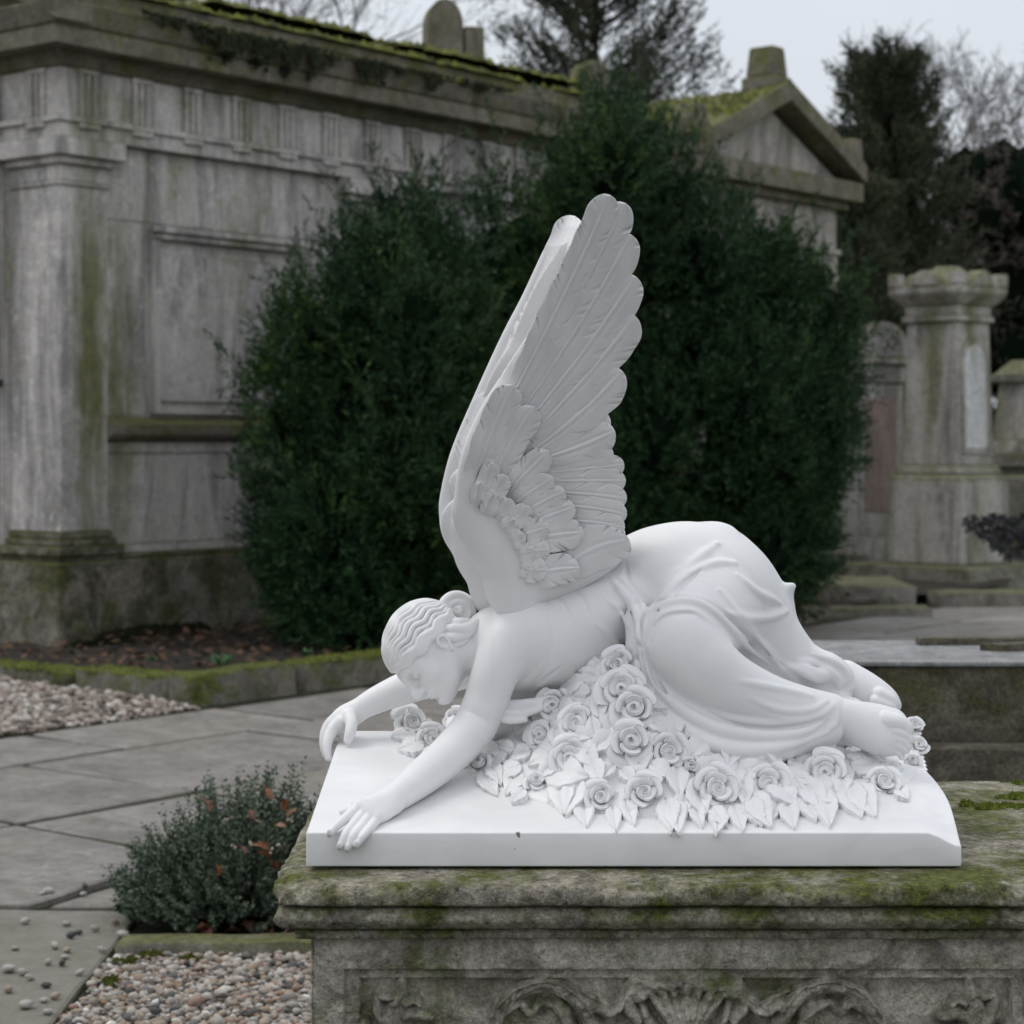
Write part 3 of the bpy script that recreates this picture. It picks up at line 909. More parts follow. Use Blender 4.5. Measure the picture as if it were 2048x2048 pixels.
covB = [((958,1010),(987,925),17,0),((972,1022),(1013,950),16,0),((980,1046),(1025,1000),18,0),((1005,1060),(1061,1014),19,0),
        ((1028,1076),(1098,1054),22,0),((1034,1106),(1100,1098),22,0),((1030,1140),(1096,1140),22,0)]
covC = [((1012,1086),(1051,1070),17,0),((1024,1112),(1072,1100),17,0),((1028,1132),(1076,1142),15,0),((1000,1066),(1032,1040),15,0),((966,1040),(990,985),13,0),
        ((952,1020),(962,964),12,0)]

def wing_plate(Yf, mp, bone):
    w = Sculpt()
    def T(l): 
        out = []
        for (x, y, r) in l:
            x2, y2 = mp(x, y); out.append((x2, y2, float(Yf(x2, y2))+0.006, r))
        return out
    nv = (0.25, -1, -0.36)
    w.tube([(x, y, float(Yf(x, y))+0.006, r) for x, y, r in bone], n=60, k=0.012, flat=nv, fs=1.25)
    for l in ([(960,1030,50),(1060,1070,70),(1170,1080,62),(1215,1075,38)], [(960,960,34),(1060,960,60),(1180,960,56)],
              [(985,880,30),(1070,860,56),(1190,850,34)], [(1010,800,22),(1090,720,50),(1210,690,44)], [(1090,700,40),(1170,560,46),(1215,470,34)],
              [(1020,1160,50),(1110,1150,50),(1190,1120,34)], [(990,1110,42),(1060,1120,60)]):
        w.tube(T(l), n=14, k=0.02, flat=nv, fs=5.0)
    # shoulder of the wing rising out of the back
    w.tube(T([(1020,1185,44),(1085,1158,46),(1160,1130,44),(1215,1110,30)]), n=20, k=0.02, flat=nv, fs=2.6)
    w.tube(T([(985,1040,52),(1010,1100,56),(1040,1150,56)]), n=14, k=0.03, flat=nv, fs=2.2)
    return w

bone_near = [(1034,1205,42),(1016,1140,29),(970,1078,38),(941,1028,33),(937,985,28),(948,905,24),(983,812,18),(1027,742,12),(1088,645,9),(1170,500,9),(1205,420,8)]
near = put('wing', wing_plate(Ynear, lambda x, y: (x, y), bone_near).mesh(*world_box(860, 1310, 360, 1260, 3.50, 3.96), 0.0028))
near['label'] = 'near wing, its carved feathers facing the viewer'
k = 0
def add_feathers(wing, Yf, mp, far=False):
    global k
    n = len(prim)
    for i, (b, t, w, bd) in enumerate(prim):
        li = 0.016 - 0.0013*min(i, 7) + (0.0016*(i-7) if i > 7 else 0)
        k += 1
        put('feather', feather_mesh(mp(*b), mp(*t), w, Yf, li, bd, 0.0016 if i < 8 else -0.0014, k), parent=wing)
    for li, grp, tl in ((0.022, covA, .001), (0.027, covB, 0), (0.031, covC, 0)):
        for i, (b, t, w, bd) in enumerate(grp):
            k += 1; w = w + (0 if grp is covA else 4)
            put('feather', feather_mesh(mp(*b), mp(*t), w, Yf, li+0.0009*i*(1 if grp is not covC else .3), bd, tl, k, root=.7, thick=.010), parent=wing)
add_feathers(near, Ynear, lambda x, y: (x, y))

def farmap(x, y):
    t = 1-smooth01(470, 850, y)
    return (x - 29 - 42*float(t), y + 8 + 34*float(t))
lead = np.array([(878,1080),(878,1011),(900,906),(948,788),(1000,674),(1041,601),(1091,492),(1119,453),(1150,420)])
def Yfar(px, py):
    px = np.asarray(px, float); py = np.asarray(py, float)
    xl = np.interp(-py, -lead[:, 1], lead[:, 0])
    d = px - xl
    return Ynear(px, py) + 0.10 + 0.085*(1-smooth01(-10, 85, d)) 
bone_far = [(1000,1190,34),(960,1120,36),(920,1068,34),(906,1030,28),(905,990,25),(923,906,22),(968,794,20),(1020,680,20),(1062,601,21),(1112,496,21),(1136,455,14)]
far = put('wing', wing_plate(Yfar, farmap, bone_far).mesh(*world_box(820, 1300, 390, 1280, 3.62, 4.14), 0.0034))
far['label'] = 'far wing, only its bright leading edge showing'
add_feathers(far, Yfar, farmap, True)
# ------------------------------------------------------------------ carved roses and leaves
def shell(P3, thick, nrm_dir):
    """grid of points (a,b,3) -> closed thin shell"""
    a, b, _ = P3.shape
    du = np.gradient(P3, axis=0); dv = np.gradient(P3, axis=1)
    nn = np.cross(du, dv); nn /= np.linalg.norm(nn, axis=-1, keepdims=True)+1e-12
    th = thick if np.ndim(thick) else np.full((a, b), thick)
    Q = P3 - nn*th[..., None]*nrm_dir
    n = a*b
    V = np.concatenate([P3.reshape(-1, 3), Q.reshape(-1, 3)])
    i, j = np.meshgrid(np.arange(a-1), np.arange(b-1), indexing='ij')
    q = np.stack([i*b+j, i*b+j+1, (i+1)*b+j+1, (i+1)*b+j], -1).reshape(-1, 4)
    ring = [k for k in range(b)] + [k*b+b-1 for k in range(1, a)] + [(a-1)*b+k for k in range(b-2, -1, -1)] + [k*b for k in range(a-2, 0, -1)]
    ring = np.array(ring); nx = np.roll(ring, -1)
    F = np.concatenate([q if nrm_dir > 0 else q[:, ::-1], (q+n)[:, ::-1] if nrm_dir > 0 else q+n, np.stack([ring, nx, nx+n, ring+n], -1)])
    return V, F

def rose_parts(seed, kind):
    """unit rose (radius about 1) opening along +Z"""
    r_ = np.random.default_rng(seed); parts = []
    cfg = {'open': (10, 1.0, .58), 'half': (8, .86, .78), 'bud': (6, .62, .95), 'tulip': (7, .9, .85)}[kind]
    n, spread, tall = cfg
    a0 = r_.uniform(0, 6.28)
    # tight spiral heart
    th = np.linspace(0, 2.5*math.pi, 70)[:, None]; v = np.linspace(0, 1, 7)[None, :]
    rr = (0.04+0.040*th)*(0.8+0.25*np.sin(v*1.57)); rr = rr*(1+0.0*v)
    zz = tall*(0.55 + 0.32*v - 0.010*th)
    C = np.stack([rr*np.cos(th+a0), rr*np.sin(th+a0), zz + 0*th], -1)
    parts.append(shell(C, 0.03, 1))
    c2, s2 = np.meshgrid(np.linspace(0, 2*math.pi, 20), np.linspace(0, 1, 5), indexing='ij')   # solid heart below
    parts.append(shell(np.stack([.36*np.sqrt(s2)*np.cos(c2), .36*np.sqrt(s2)*np.sin(c2), tall*(.72-.25*s2**2)], -1), .05, -1))
    for i in range(n):
        f = i/(n-1)
        ang = a0 + i*2.399 + r_.uniform(-.2, .2)
        half = R(72 - 18*f) + r_.uniform(-.08, .08)
        Rt = spread*(0.36 + 0.64*f**0.85); Ht = tall*(0.92 - 0.62*f**1.5) + r_.uniform(-.04, .04)
        Rb = 0.12 + 0.30*f
        u = np.linspace(-1, 1, 15)[:, None]; v = np.linspace(0, 1, 12)[None, :]
        top = 1 - 0.30*np.abs(u)**2.6 + .03*np.sin(u*5+seed+i)
        vv = v*top
        r = Rb + (Rt-Rb)*np.sin(np.clip(vv, 0, 1)*1.45)**(0.9)
        curl = smooth01(.72, 1, vv)
        r = r + curl*(0.05+0.14*f)
        z = Ht*np.clip(vv, 0, 1)**(0.8+1.0*(1-f)*0.3) - curl*(0.05+0.12*f)
        tw = ang + half*u*(0.75+0.25*vv)
        # spiral overlap: one side of the petal tucks inside
        r = r*(1 + 0.07*u)
        pts = np.stack([r*np.cos(tw), r*np.sin(tw), z + 0*u], -1)
        parts.append(shell(pts, 0.065 + 0.03*np.sin(vv*3.1), 1))
    V, F = join(*parts)
    return V, F

ROSE = {}
for kind, n in (('open', 4), ('half', 3), ('bud', 2), ('tulip', 1)):
    ROSE[kind] = []
    for q in range(n):
        V, F = rose_parts(100+q*7+len(kind), kind)
        ROSE[kind].append(np_mesh('rose_'+kind, V, F, True, [M_MARBLE]))
def frame(nrm, ydir):
    z = Vector(nrm).normalized(); y = Vector(ydir); y = (y - z*y.dot(z)).normalized(); x = y.cross(z)
    return Matrix((x, y, z)).transposed()

to_cam = np.array([0, -1, 0.18])
rr_ = random.Random(5)
def place(name, me, px, py, rpx, face, up=(0, 0, 1), sink=0.2, extra=0.0):
    p, nrm = on_mound(px, py + rpx*0.25)
    p = p + 0.0
    s_ = rpx*p[1]/FPX
    d = np.array(nrm)*(1-face) + to_cam/np.linalg.norm(to_cam)*face + np.array([rr_.uniform(-.15, .15), 0, rr_.uniform(-.1, .1)])
    M = frame(d, up).to_4x4()
    M = M @ Matrix.Rotation(rr_.uniform(0, 6.28) if name == 'rose' else 0, 4, 'Z')
    z = Vector(d).normalized()
    M.translation = Vector(p - ORG) - z*(s_*sink) + Vector((0, 0, s_*0.1+extra))
    o = obj(name, me, statue)
    o.matrix_local = M @ Matrix.Scale(s_, 4)
    return o

roses = [(1240,1326,33,'half'),(1245,1373,37,'open'),(1270,1412,39,'half'),(1260,1478,40,'half'),(1335,1499,36,'open'),(1111,1404,34,'half'),
 (1158,1441,36,'open'),(1083,1466,26,'open'),(1142,1510,34,'open'),(1378,1527,25,'bud'),(1072,1562,26,'bud'),(1200,1590,30,'half'),(1291,1581,36,'half'),
 (1431,1572,43,'open'),(957,1522,30,'bud'),(1538,1563,40,'open'),(1652,1540,38,'open'),(1767,1563,33,'half'),(1677,1480,18,'bud'),(1708,1486,19,'bud'),
 (1836,1490,20,'half'),(1828,1450,18,'half'),(1826,1522,20,'bud'),(822,1446,38,'tulip'),(865,1475,28,'open'),(913,1432,22,'half')]
for i, (x, y, r, kd) in enumerate(roses):
    me = ROSE[kd][i % len(ROSE[kd])]
    place('rose', me, x, y, r*1.32, 0.62, sink=0.12, extra=0.0)

# leaves: tucked between the roses, tips pointing outwards over the edge of the bed
leaves = [(1120,1560,1130,1625),(1160,1560,1140,1630),(1165,1600,1178,1650),(1225,1615,1232,1660),(1250,1600,1262,1650),(1330,1600,1345,1660),(1345,1605,1362,1662),
 (1390,1610,1400,1655),(1375,1590,1352,1640),(1465,1610,1482,1660),(1490,1600,1520,1650),(1500,1590,1540,1652),(1570,1600,1590,1655),(1600,1590,1632,1640),(1600,1560,1650,1620),
 (1690,1570,1712,1635),(1700,1565,1745,1630),(1640,1590,1660,1650),(1720,1540,1780,1560),(1700,1530,1760,1535),(1790,1575,1815,1600),
 (1040,1530,1000,1560),(1040,1540,1010,1585),(1050,1580,1030,1610),(1100,1580,1125,1615),(1000,1500,960,1510),(1000,1490,980,1540),(1030,1500,1000,1500),(1060,1500,1020,1520),
 (980,1530,1000,1570),(965,1540,990,1590),(935,1510,905,1535),(1100,1510,1060,1530),(1110,1530,1080,1560),(1180,1520,1200,1570),(1190,1480,1180,1440),(1200,1440,1195,1390),
 (1110,1460,1110,1500),(1140,1470,1180,1480),(1060,1440,1030,1470),(1060,1420,1020,1440),(1180,1380,1150,1390),(1200,1350,1160,1360),(1205,1330,1150,1340),(1200,1400,1180,1420),(1120,1380,1170,1360),
 (1300,1440,1330,1470),(1310,1470,1290,1500),(1300,1530,1340,1560),(1230,1530,1200,1560),(1240,1540,1265,1570),(1300,1550,1250,1560),(1390,1550,1430,1530),(1410,1530,1460,1540),
 (1480,1560,1520,1530),(1590,1540,1630,1510),(1600,1530,1570,1500),(1560,1590,1545,1640),(1690,1510,1740,1500),(1720,1500,1770,1520),(1750,1520,1800,1540),(1640,1500,1600,1480),
(1440,1620,1430,1665),(1420,1620,1450,1655),(1530,1605,1515,1650),
 (850,1490,800,1500),(870,1500,840,1530),(890,1460,940,1450),(830,1460,790,1480),(930,1450,960,1480),(900,1490,930,1510)]
rr_ = random.Random(9)
busy = [(r[0], r[1]) for r in roses] + [((l[0]+l[2])/2, (l[1]+l[3])/2) for l in leaves]
while len(leaves) < 100:
    best = None
    for _ in range(60):
        x = rr_.uniform(960, 1800); y = rr_.uniform(1330, 1600)
        p, nrm = on_mound(x, y)
        if p[2] - slab_z(p[1]) < 0.014: continue
        dmin = min(math.hypot(x-q[0], y-q[1]) for q in busy)
        if best is None or dmin > best[0]: best = (dmin, x, y)
    _, x, y = best; busy.append((x, y))
    a = rr_.uniform(0.1*math.pi, 0.9*math.pi); L = rr_.uniform(62, 88); dx, dy = math.cos(a)*L/2, math.sin(a)*L*.4
    leaves.append((x-dx, y-dy, x+dx, y+dy))

eye = Vector((0, 0, CZ))
def drape_leaf(x0, y0, x1, y1, seed):
    """a leaf carved in relief: its outline follows the surface of the bed"""
    r_ = random.Random(seed)
    d = np.array([x1-x0, y1-y0], float); L = np.linalg.norm(d); d /= L; nr = np.array([-d[1], d[0]])
    L *= 1.12; na, nb = 13, 20
    hw = L*r_.uniform(.30, .40)
    P3 = np.zeros((na, nb, 3)); bend = r_.uniform(-.12, .12)
    z0 = r_.uniform(.002, .006)
    for j in range(nb):
        v = j/(nb-1)
        w = hw*math.sin(math.pi*min(1, v**0.72))**0.9*(1-.3*v**3) + .4
        for i in range(na):
            u = -1 + 2*i/(na-1)
            q = np.array([x0, y0]) + d*(v*L) + nr*(u*w*(1+.06*math.sin(v*26+seed)*abs(u)**3) + bend*L*v*v)
            h = mound_bvh.ray_cast(eye, (Vector(P(q[0], q[1], 1.0)) - eye).normalized())
            p = np.array(h[0]) if h[0] is not None else on_slab(*q)
            ps = on_slab(*q)
            if ps[1] < p[1] or p[2] < slab_z(p[1])+.001: p = ps
            P3[i, j] = p
    # take the ripples out of the bed under the leaf
    for _ in range(3):
        Q = P3.copy(); Q[1:-1, 1:-1] = (P3[:-2, 1:-1]+P3[2:, 1:-1]+P3[1:-1, :-2]+P3[1:-1, 2:])/4; P3 = Q
    u = np.abs(np.linspace(-1, 1, na))[:, None]; v = np.linspace(0, 1, nb)[None, :]
    hgt = z0 + .0085*u**0.8*(1-.35*u)*np.sin(np.pi*np.clip(v*.9+.1, 0, 1)) - .0018*np.exp(-(u/.12)**2) + .0011*np.sin((v*6-u*1.5)*2*math.pi)*u*(1-u)*3 + .004*np.sin(v*2.6)
    n = np.array([rr_.uniform(-.2, .2), -.72, .70]); n /= np.linalg.norm(n)
    top = P3 + n*hgt[..., None]
    low = P3 - n*.006
    m = na*nb
    V = np.concatenate([top.reshape(-1, 3), low.reshape(-1, 3)])
    i, j = np.meshgrid(np.arange(na-1), np.arange(nb-1), indexing='ij')
    q = np.stack([i*nb+j, i*nb+j+1, (i+1)*nb+j+1, (i+1)*nb+j], -1).reshape(-1, 4)
    if np.cross(top[1, 5]-top[0, 5], top[0, 6]-top[0, 5])@n > 0: q = q[:, ::-1]
    ring = [k for k in range(nb)] + [k*nb+nb-1 for k in range(1, na)] + [(na-1)*nb+k for k in range(nb-2, -1, -1)] + [k*nb for k in range(na-2, 0, -1)]
    ring = np.array(ring); nx = np.roll(ring, -1)
    return V, np.concatenate([q, np.stack([ring, nx, nx+m, ring+m], -1)])
for i, lf in enumerate(leaves):
    put('leaf', drape_leaf(*lf, i))
# ================================================================== CHEST TOMB UNDER THE STATUE
TX0, TX1 = -0.323, 1.02          # carved body
TYF, TYB = 3.33, 4.226
tomb = thing('chest_tomb', 'mossy carved stone chest tomb carrying the white angel', 'tomb', (0.27, 3.78, 0))
TO = np.array([0.27, 3.78, 0])

def ring_mesh(prof, x0, x1, y0, y1, step, disp):
    """profile rows (offset, z) swept round the rectangle"""
    nx = max(2, int((x1-x0)/step)); ny = max(2, int((y1-y0)/step/1.0))
    rows = []
    for o, z in prof:
        X0, X1, Y0, Y1 = x0-o, x1+o, y0-o, y1+o
        a = np.c_[np.linspace(X0, X1, nx, endpoint=False), np.full(nx, Y0)]
        b = np.c_[np.full(ny, X1), np.linspace(Y0, Y1, ny, endpoint=False)]
        c = np.c_[np.linspace(X1, X0, nx, endpoint=False), np.full(nx, Y1)]
        d = np.c_[np.full(ny, X0), np.linspace(Y1, Y0, ny, endpoint=False)]
        ring = np.concatenate([a, b, c, d])
        rows.append(np.c_[ring, np.full(len(ring), z)])
    V = np.stack(rows)                      # (rows, m, 3)
    k, m = V.shape[:2]
    V = disp(V)
    i, j = np.meshgrid(np.arange(k-1), np.arange(m), indexing='ij')
    q = np.stack([i*m+j, i*m+(j+1) % m, (i+1)*m+(j+1) % m, (i+1)*m+j], -1).reshape(-1, 4)
    return V.reshape(-1, 3), q, k, m

# ---- top slab with its worn moulding
def arc(o0, z0, o1, z1, n, bulge):
    t = np.linspace(0, 1, n)
    return [(o0+(o1-o0)*a + bulge*math.sin(math.pi*a), z0+(z1-z0)*a) for a in t]
prof = [(-0.35, .9002), (-0.24, .9004), (-.18, .9003), (-.13, .9002), (-.09, .9), (-.06, .9), (-.03, .9), (-.005, .8998), (.012, .8992), (.026, .8985), (.038, .898), (.047, .8972), (.054, .896)]
prof += [(.0595, .892), (.061, .887), (.0612, .881), (.061, .876), (.0605, .871), (.0595, .867), (.056, .8635), (.048, .8622), (.030, .8612), (.028, .8595)]
prof += [(.032, .8582)] + arc(.044, .8572, .042, .8245, 10, .011)
prof += [(.032, .8222), (.012, .8212), (.010, .8196), (.018, .8186), (.0235, .817), (.0235, .810), (.0232, .8045), (.018, .8026), (.002, .8018), (-.004, .8006), (-.03, .8003)]
def chip(V):
    n1 = fbm(V, 9, 4, 3); n2 = fbm(V, 42, 3, 8); n3 = fbm(V*np.array([1, 1, .5]), 4.0, 3, 21)
    o = np.zeros(V.shape[:2])
    edge = np.exp(-((V[..., 2]-.894)/.008)**2)*(V[..., 0] > -9)
    ctr = np.array([(TX0+TX1)/2, (TYF+TYB)/2])
    out = np.stack([np.where(V[..., 0] < TX0+.02, -1, np.where(V[..., 0] > TX1-.02, 1, 0)), np.where(V[..., 1] < TYF+.02, -1, np.where(V[..., 1] > TYB-.02, 1, 0))], -1).astype(float)
    L = np.linalg.norm(out, axis=-1, keepdims=True); out = out/np.maximum(L, 1)
    bite = np.clip(n3-.05, 0, 1)*.026 + smooth01(.15, .55, n1)*.014 + np.clip(n2, 0, 1)*.004
    face = ((V[..., 2] < .9) & (V[..., 2] > .8600)).astype(float)
    mov = -(edge*bite) + face*(n1*.0050+n2*.0034) + (1-face)*(n1*.0016+n2*.0013)
    V = V.copy()
    V[..., :2] += out*mov[..., None]
    onout = (np.abs(out).sum(-1) > 0)
    V[..., 2] += np.where(onout, -edge*bite*.35, 0) + np.where(V[..., 2] > .898, np.minimum(n1*.0012, .0005)-.0006, n2*.0004)
    # broken front left corner
    dc = np.hypot(V[..., 0]-(TX0-.06), V[..., 1]-(TYF-.06))
    k = np.exp(-(dc/.055)**2)*np.clip((V[..., 2]-.852)/.04, 0, 1)
    V[..., 0] += k*.034; V[..., 1] += k*.026; V[..., 2] -= k*.012*(V[..., 2] > .885)
    return V
Vt, qt, kk, mm = ring_mesh(prof, TX0, TX1, TYF, TYB, .0045, chip)
cap = [list(range(mm))[::-1]]
me = np_mesh('tomb_slab', Vt-TO, [qt[:, ::-1]], True, [M_TOMB])
bm = bmesh.new(); bm.from_mesh(me); bm.verts.ensure_lookup_table()
bm.faces.new([bm.verts[i] for i in range(mm)][::-1]); bmesh.ops.recalc_face_normals(bm, faces=bm.faces); bm.to_mesh(me); bm.free()
obj('top_slab', me, tomb)

# ---- carved front panel: a height field facing the viewer
rx = np.arange(TX0, TX1+.0005, .0021); rz = np.arange(.34, .8005, .0021)
RX, RZ = np.meshgrid(rx, rz, indexing='ij')
def px_of(x): return 1024 + x*FPX/TYF
def py_of(z): return HY + (CZ-z)*FPX/TYF
PXg, PYg = px_of(RX), py_of(RZ)
hfield = np.zeros_like(RX)
def rect_in(x0, x1, y0, y1): return np.minimum(np.minimum(PXg-x0, x1-PXg), np.minimum(PYg-y0, y1-PYg))
d1 = rect_in(688, 2050, 1939, 2620); d2 = rect_in(718, 2027, 1961, 2600)
hfield -= .012*np.clip(d1/2.5, 0, 1) + .020*np.clip(d2/2.5, 0, 1)
inside = np.clip(d2/3, 0, 1)
rel = np.zeros_like(RX)
def stroke(pts, Hh, flat=0.5):
    global rel
    C = catmull(np.array(pts, float), 10*len(pts)); C[:, 2] *= 1.22
    for a, b in zip(C[:-1], C[1:]):
        r = max(a[2], b[2])
        m = (PXg > min(a[0], b[0])-r) & (PXg < max(a[0], b[0])+r) & (PYg > min(a[1], b[1])-r) & (PYg < max(a[1], b[1])+r)
        if not m.any(): continue
        x, y = PXg[m], PYg[m]; ba = b[:2]-a[:2]
        t = np.clip(((x-a[0])*ba[0]+(y-a[1])*ba[1])/(ba@ba+1e-9), 0, 1)
        d = np.hypot(x-a[0]-t*ba[0], y-a[1]-t*ba[1])/(a[2]+t*(b[2]-a[2]))
        rel[m] = np.maximum(rel[m], 1.45*Hh*np.clip(1-d**2, 0, 1)**flat)
def circ(cx, cy, r, a0, a1, w, n=16): return [(cx+r*math.cos(R(a)), cy+r*math.sin(R(a)), w) for a in np.linspace(a0, a1, n)]
def mirror(pts): return [(2745-p[0], p[1], p[2]) for p in pts]
for M_ in (lambda p: p, mirror):
    stroke(M_(circ(1085, 2078, 102, 0, 340, 13, 30)), .024)
    stroke(M_(circ(1085, 2078, 112, 20, 330, 5, 30)), .028)
    stroke(M_(circ(1085, 2078, 90, 0, 340, 5, 30)), .018)
    stroke(M_([(1085+ (66-0.17*a)*math.cos(R(a-60)), 2078+(66-0.17*a)*math.sin(R(a-60)), 13-.02*a) for a in range(0, 361, 20)]), .020)
    stroke(M_([(1010,2030,8),(1040,2012,10),(1060,2030,10),(1085,2012,9),(1120,2028,8)]), .016)
    # leaf sprigs between ring and shell
    stroke(M_([(1150,2000,10),(1180,2010,12),(1215,2025,12),(1240,2012,10),(1262,1990,12),(1272,1968,14)]), .024)
    stroke(M_([(1168,1985,6),(1195,2000,7),(1225,2020,6)]), .020)
    stroke(M_([(1160,2020,10),(1185,2045,14),(1190,2075,14)]), .02)
    # corner acanthus
    for p in ([(790,2090,12),(780,2040,14),(795,2000,13),(803,1968,8)], [(785,2060,10),(760,2030,12),(752,2000,9)], [(790,2050,12),(830,2030,13),(862,2036,10)],
              [(780,2080,12),(735,2072,12),(728,2050,8)], [(800,2060,12),(850,2070,14),(880,2060,9)], [(770,2040,16),(790,2030,18),(800,2050,16)], [(752,1992,5),(775,1998,8),(792,1990,6)], [(812,2010,8),(826,2004,8),(840,2012,6)]):
        stroke(M_(p), .024)
    # scallops of the shell's rim
    for x, y, r in ((1275,1985,20),(1300,1968,18),(1330,1962,19),(1360,1960,19)):
        stroke(M_([(x-4,y,r),(x+4,y+3,r)]), .030)
    for x1 in (1290, 1318, 1346, 1368):
        stroke(M_([(x1,1975,10),((x1+1372)/2,2030,9),(1372,2100,6)]), .024)
    stroke(M_([(1268,1985,12),(1258,2015,14),(1275,2045,10)]), .024)
    stroke(M_([(1282,2000,8),(1300,2050,10),(1345,2090,8)]), .018)
stroke([(1372,1975,10),(1372,2030,9),(1372,2100,8)], .026)
n_a = fbm(np.stack([RX, RX*0, RZ], -1), 26, 4, 5); n_b = fbm(np.stack([RX, RX*0, RZ], -1), 90, 3, 9)
rel = rel*(1+.35*n_a) + (rel > .001)*n_a*.003
hfield = hfield + rel*inside + n_a*.0016 + n_b*.0010
edge = np.minimum(RX-TX0, TX1-RX); hfield -= .004*np.exp(-(edge/.006)**2)
Vp = np.stack([RX, TYF - hfield, RZ], -1)
nI, nJ = RX.shape
ii, jj = np.meshgrid(np.arange(nI-1), np.arange(nJ-1), indexing='ij')
Fp = np.stack([ii*nJ+jj, (ii+1)*nJ+jj, (ii+1)*nJ+jj+1, ii*nJ+jj+1], -1).reshape(-1, 4)
M_TOMBF = stone('carved_tomb_front', base=(.64, .60, .51), moss=(.115, .128, .020), dark=(.10,.09,.065), moss_amt=.85, moss_up=.05, mott=.6, mossbias=-.01, pale_amt=.35, scale=3.0, bump=1.0, bdist=.018, dark_amt=.65)
Vp = Vp.reshape(-1, 3)
# sides, back and lower body in the same mesh, just behind the panel
mb = MB(); mb.v.append(Vp-TO); mb.n = len(Vp); mb.f = [tuple(f) for f in Fp]
body = mb.mesh('tomb_panel', M_TOMBF, smooth=True)
pan = obj('carved_panel', body, tomb)
mb = MB(); mb.box(TX0-TO[0]+.004, TX1-TO[0]-.004, TYF+.050-TO[1], TYB-TO[1], .1, .8008)
mb.box(TX0-TO[0], TX1-TO[0], TYF-TO[1], TYF+.049-TO[1], .1, .338)
mb.box(TX0-TO[0], TX0-TO[0]+.003, TYF+.001-TO[1], TYF+.05-TO[1], .34, .80); mb.box(TX1-TO[0]-.003, TX1-TO[0], TYF+.001-TO[1], TYF+.05-TO[1], .34, .80)
mb.box(TX0-TO[0]-.08, TX1-TO[0]+.08, TYF-.08-TO[1], TYB+.08-TO[1], -.05, .0995)
mb.build('body', M_TOMBF, tomb, bevel=.004)

# moss cushions growing on the top of the tomb, right of the statue
M_MOSS = leafmat('moss_cushion', (.035, .055, .006), (.16, .19, .02), .9, 60)
def moss_patch(cx, cy, rx_, ry_, z, n, size, seed):
    """a ragged cushion of moss: many small pointed tufts"""
    r_ = np.random.default_rng(seed); V, F = [], []
    while len(F) < n*4:
        a = r_.uniform(0, 6.28); q = math.sqrt(r_.uniform(0, 1))
        ox, oy = rx_*q*math.cos(a)*1.25, ry_*q*math.sin(a)*1.25
        lump = fbm(np.array([ox/rx_*2.0+seed, oy/ry_*1.6, 0.]), 1, 3, seed % 97)
        if q > .72 + .45*lump: continue
        s_ = size*r_.uniform(.30, .62); b = len(V); an = r_.uniform(0, 6.28); h = size*(.35+1.5*max(0, .75+lump-q))*r_.uniform(.6, 1.2)
        x, y = cx+ox, cy+oy
        for k in range(4): V.append((x+s_*math.cos(an+k*1.57), y+s_*math.sin(an+k*1.57), z-.001+h*.35))
        V.append((x+r_.uniform(-1, 1)*s_, y+r_.uniform(-1, 1)*s_, z+h))
        F += [(b, b+1, b+4), (b+1, b+2, b+4), (b+2, b+3, b+4), (b+3, b, b+4)]
    return np.array(V), np.array(F)
for (x_, y_, a_, b_, n_, lab) in ((1985,1612,.050,.022,700,'bright green moss cushion on the tomb top beside the slab corner'), (2052,1595,.05,.018,360,'moss tuft on the tomb top cut by the photo edge'), (2035,1566,.012,.006,70,'tiny moss tuft on the back edge of the tomb top')):
    p = G(x_, y_, .9)
    V, F = moss_patch(p[0], p[1], a_, b_*1.5, .899, n_*2, .0062, int(x_))
    o = obj('moss_cushion', np_mesh('moss_cushion', V-p, F, False, [M_MOSS]), loc=tuple(p)); props(o, lab, 'moss', 'moss on the tomb top')
# ================================================================== GROUND, FLAGSTONES, GRAVEL
U2 = np.array([.62, .785]); U2 /= np.linalg.norm(U2); V2 = np.array([U2[1], -U2[0]])     # axes of the old path and the mausoleum
def ab(a, b): return U2*a + V2*b
ANG = math.atan2(U2[1], U2[0])

def ground_mat():
    m, n, b = mat('bare_earth')
    w = n.coord('World')
    c = n.ramp(n.noise(w, 3.5, 7, .65), (.3, (.022, .018, .012)), (.7, (.06, .05, .035)))
    c = n.mix(n.ramp(n.noise(w, 1.2, 6, .6), (.48, 0.0), (.62, .8)), c, (.030, .038, .010))
    n.link(c, b.inputs['Base Color']); b.inputs['Roughness'].default_value = .95
    n.link(n.bump(n.noise(w, 30, 6, .7), .8, .03), b.inputs['Normal'])
    return m
M_GROUND = ground_mat()
gx_ = np.concatenate([[-900, -200, -60], np.linspace(-30, 30, 61), [60, 200, 900]]); gy_ = np.concatenate([[-300, -30], np.linspace(-4, 60, 65), [120, 300, 1500]])
GX2, GY2 = np.meshgrid(gx_, gy_, indexing='ij')
pts_ = np.stack([GX2, GY2, GX2*0], -1)
gz = 0.02*fbm(pts_, .35, 2, 4) - .045
Vg = np.stack([GX2, GY2, gz], -1).reshape(-1, 3); nJ_ = len(gy_)
ii, jj = np.meshgrid(np.arange(len(gx_)-1), np.arange(nJ_-1), indexing='ij')
Fg = np.stack([ii*nJ_+jj, (ii+1)*nJ_+jj, (ii+1)*nJ_+jj+1, ii*nJ_+jj+1], -1).reshape(-1, 4)
props(obj('ground', np_mesh('ground', Vg, Fg, True, [M_GROUND])), kind='structure')

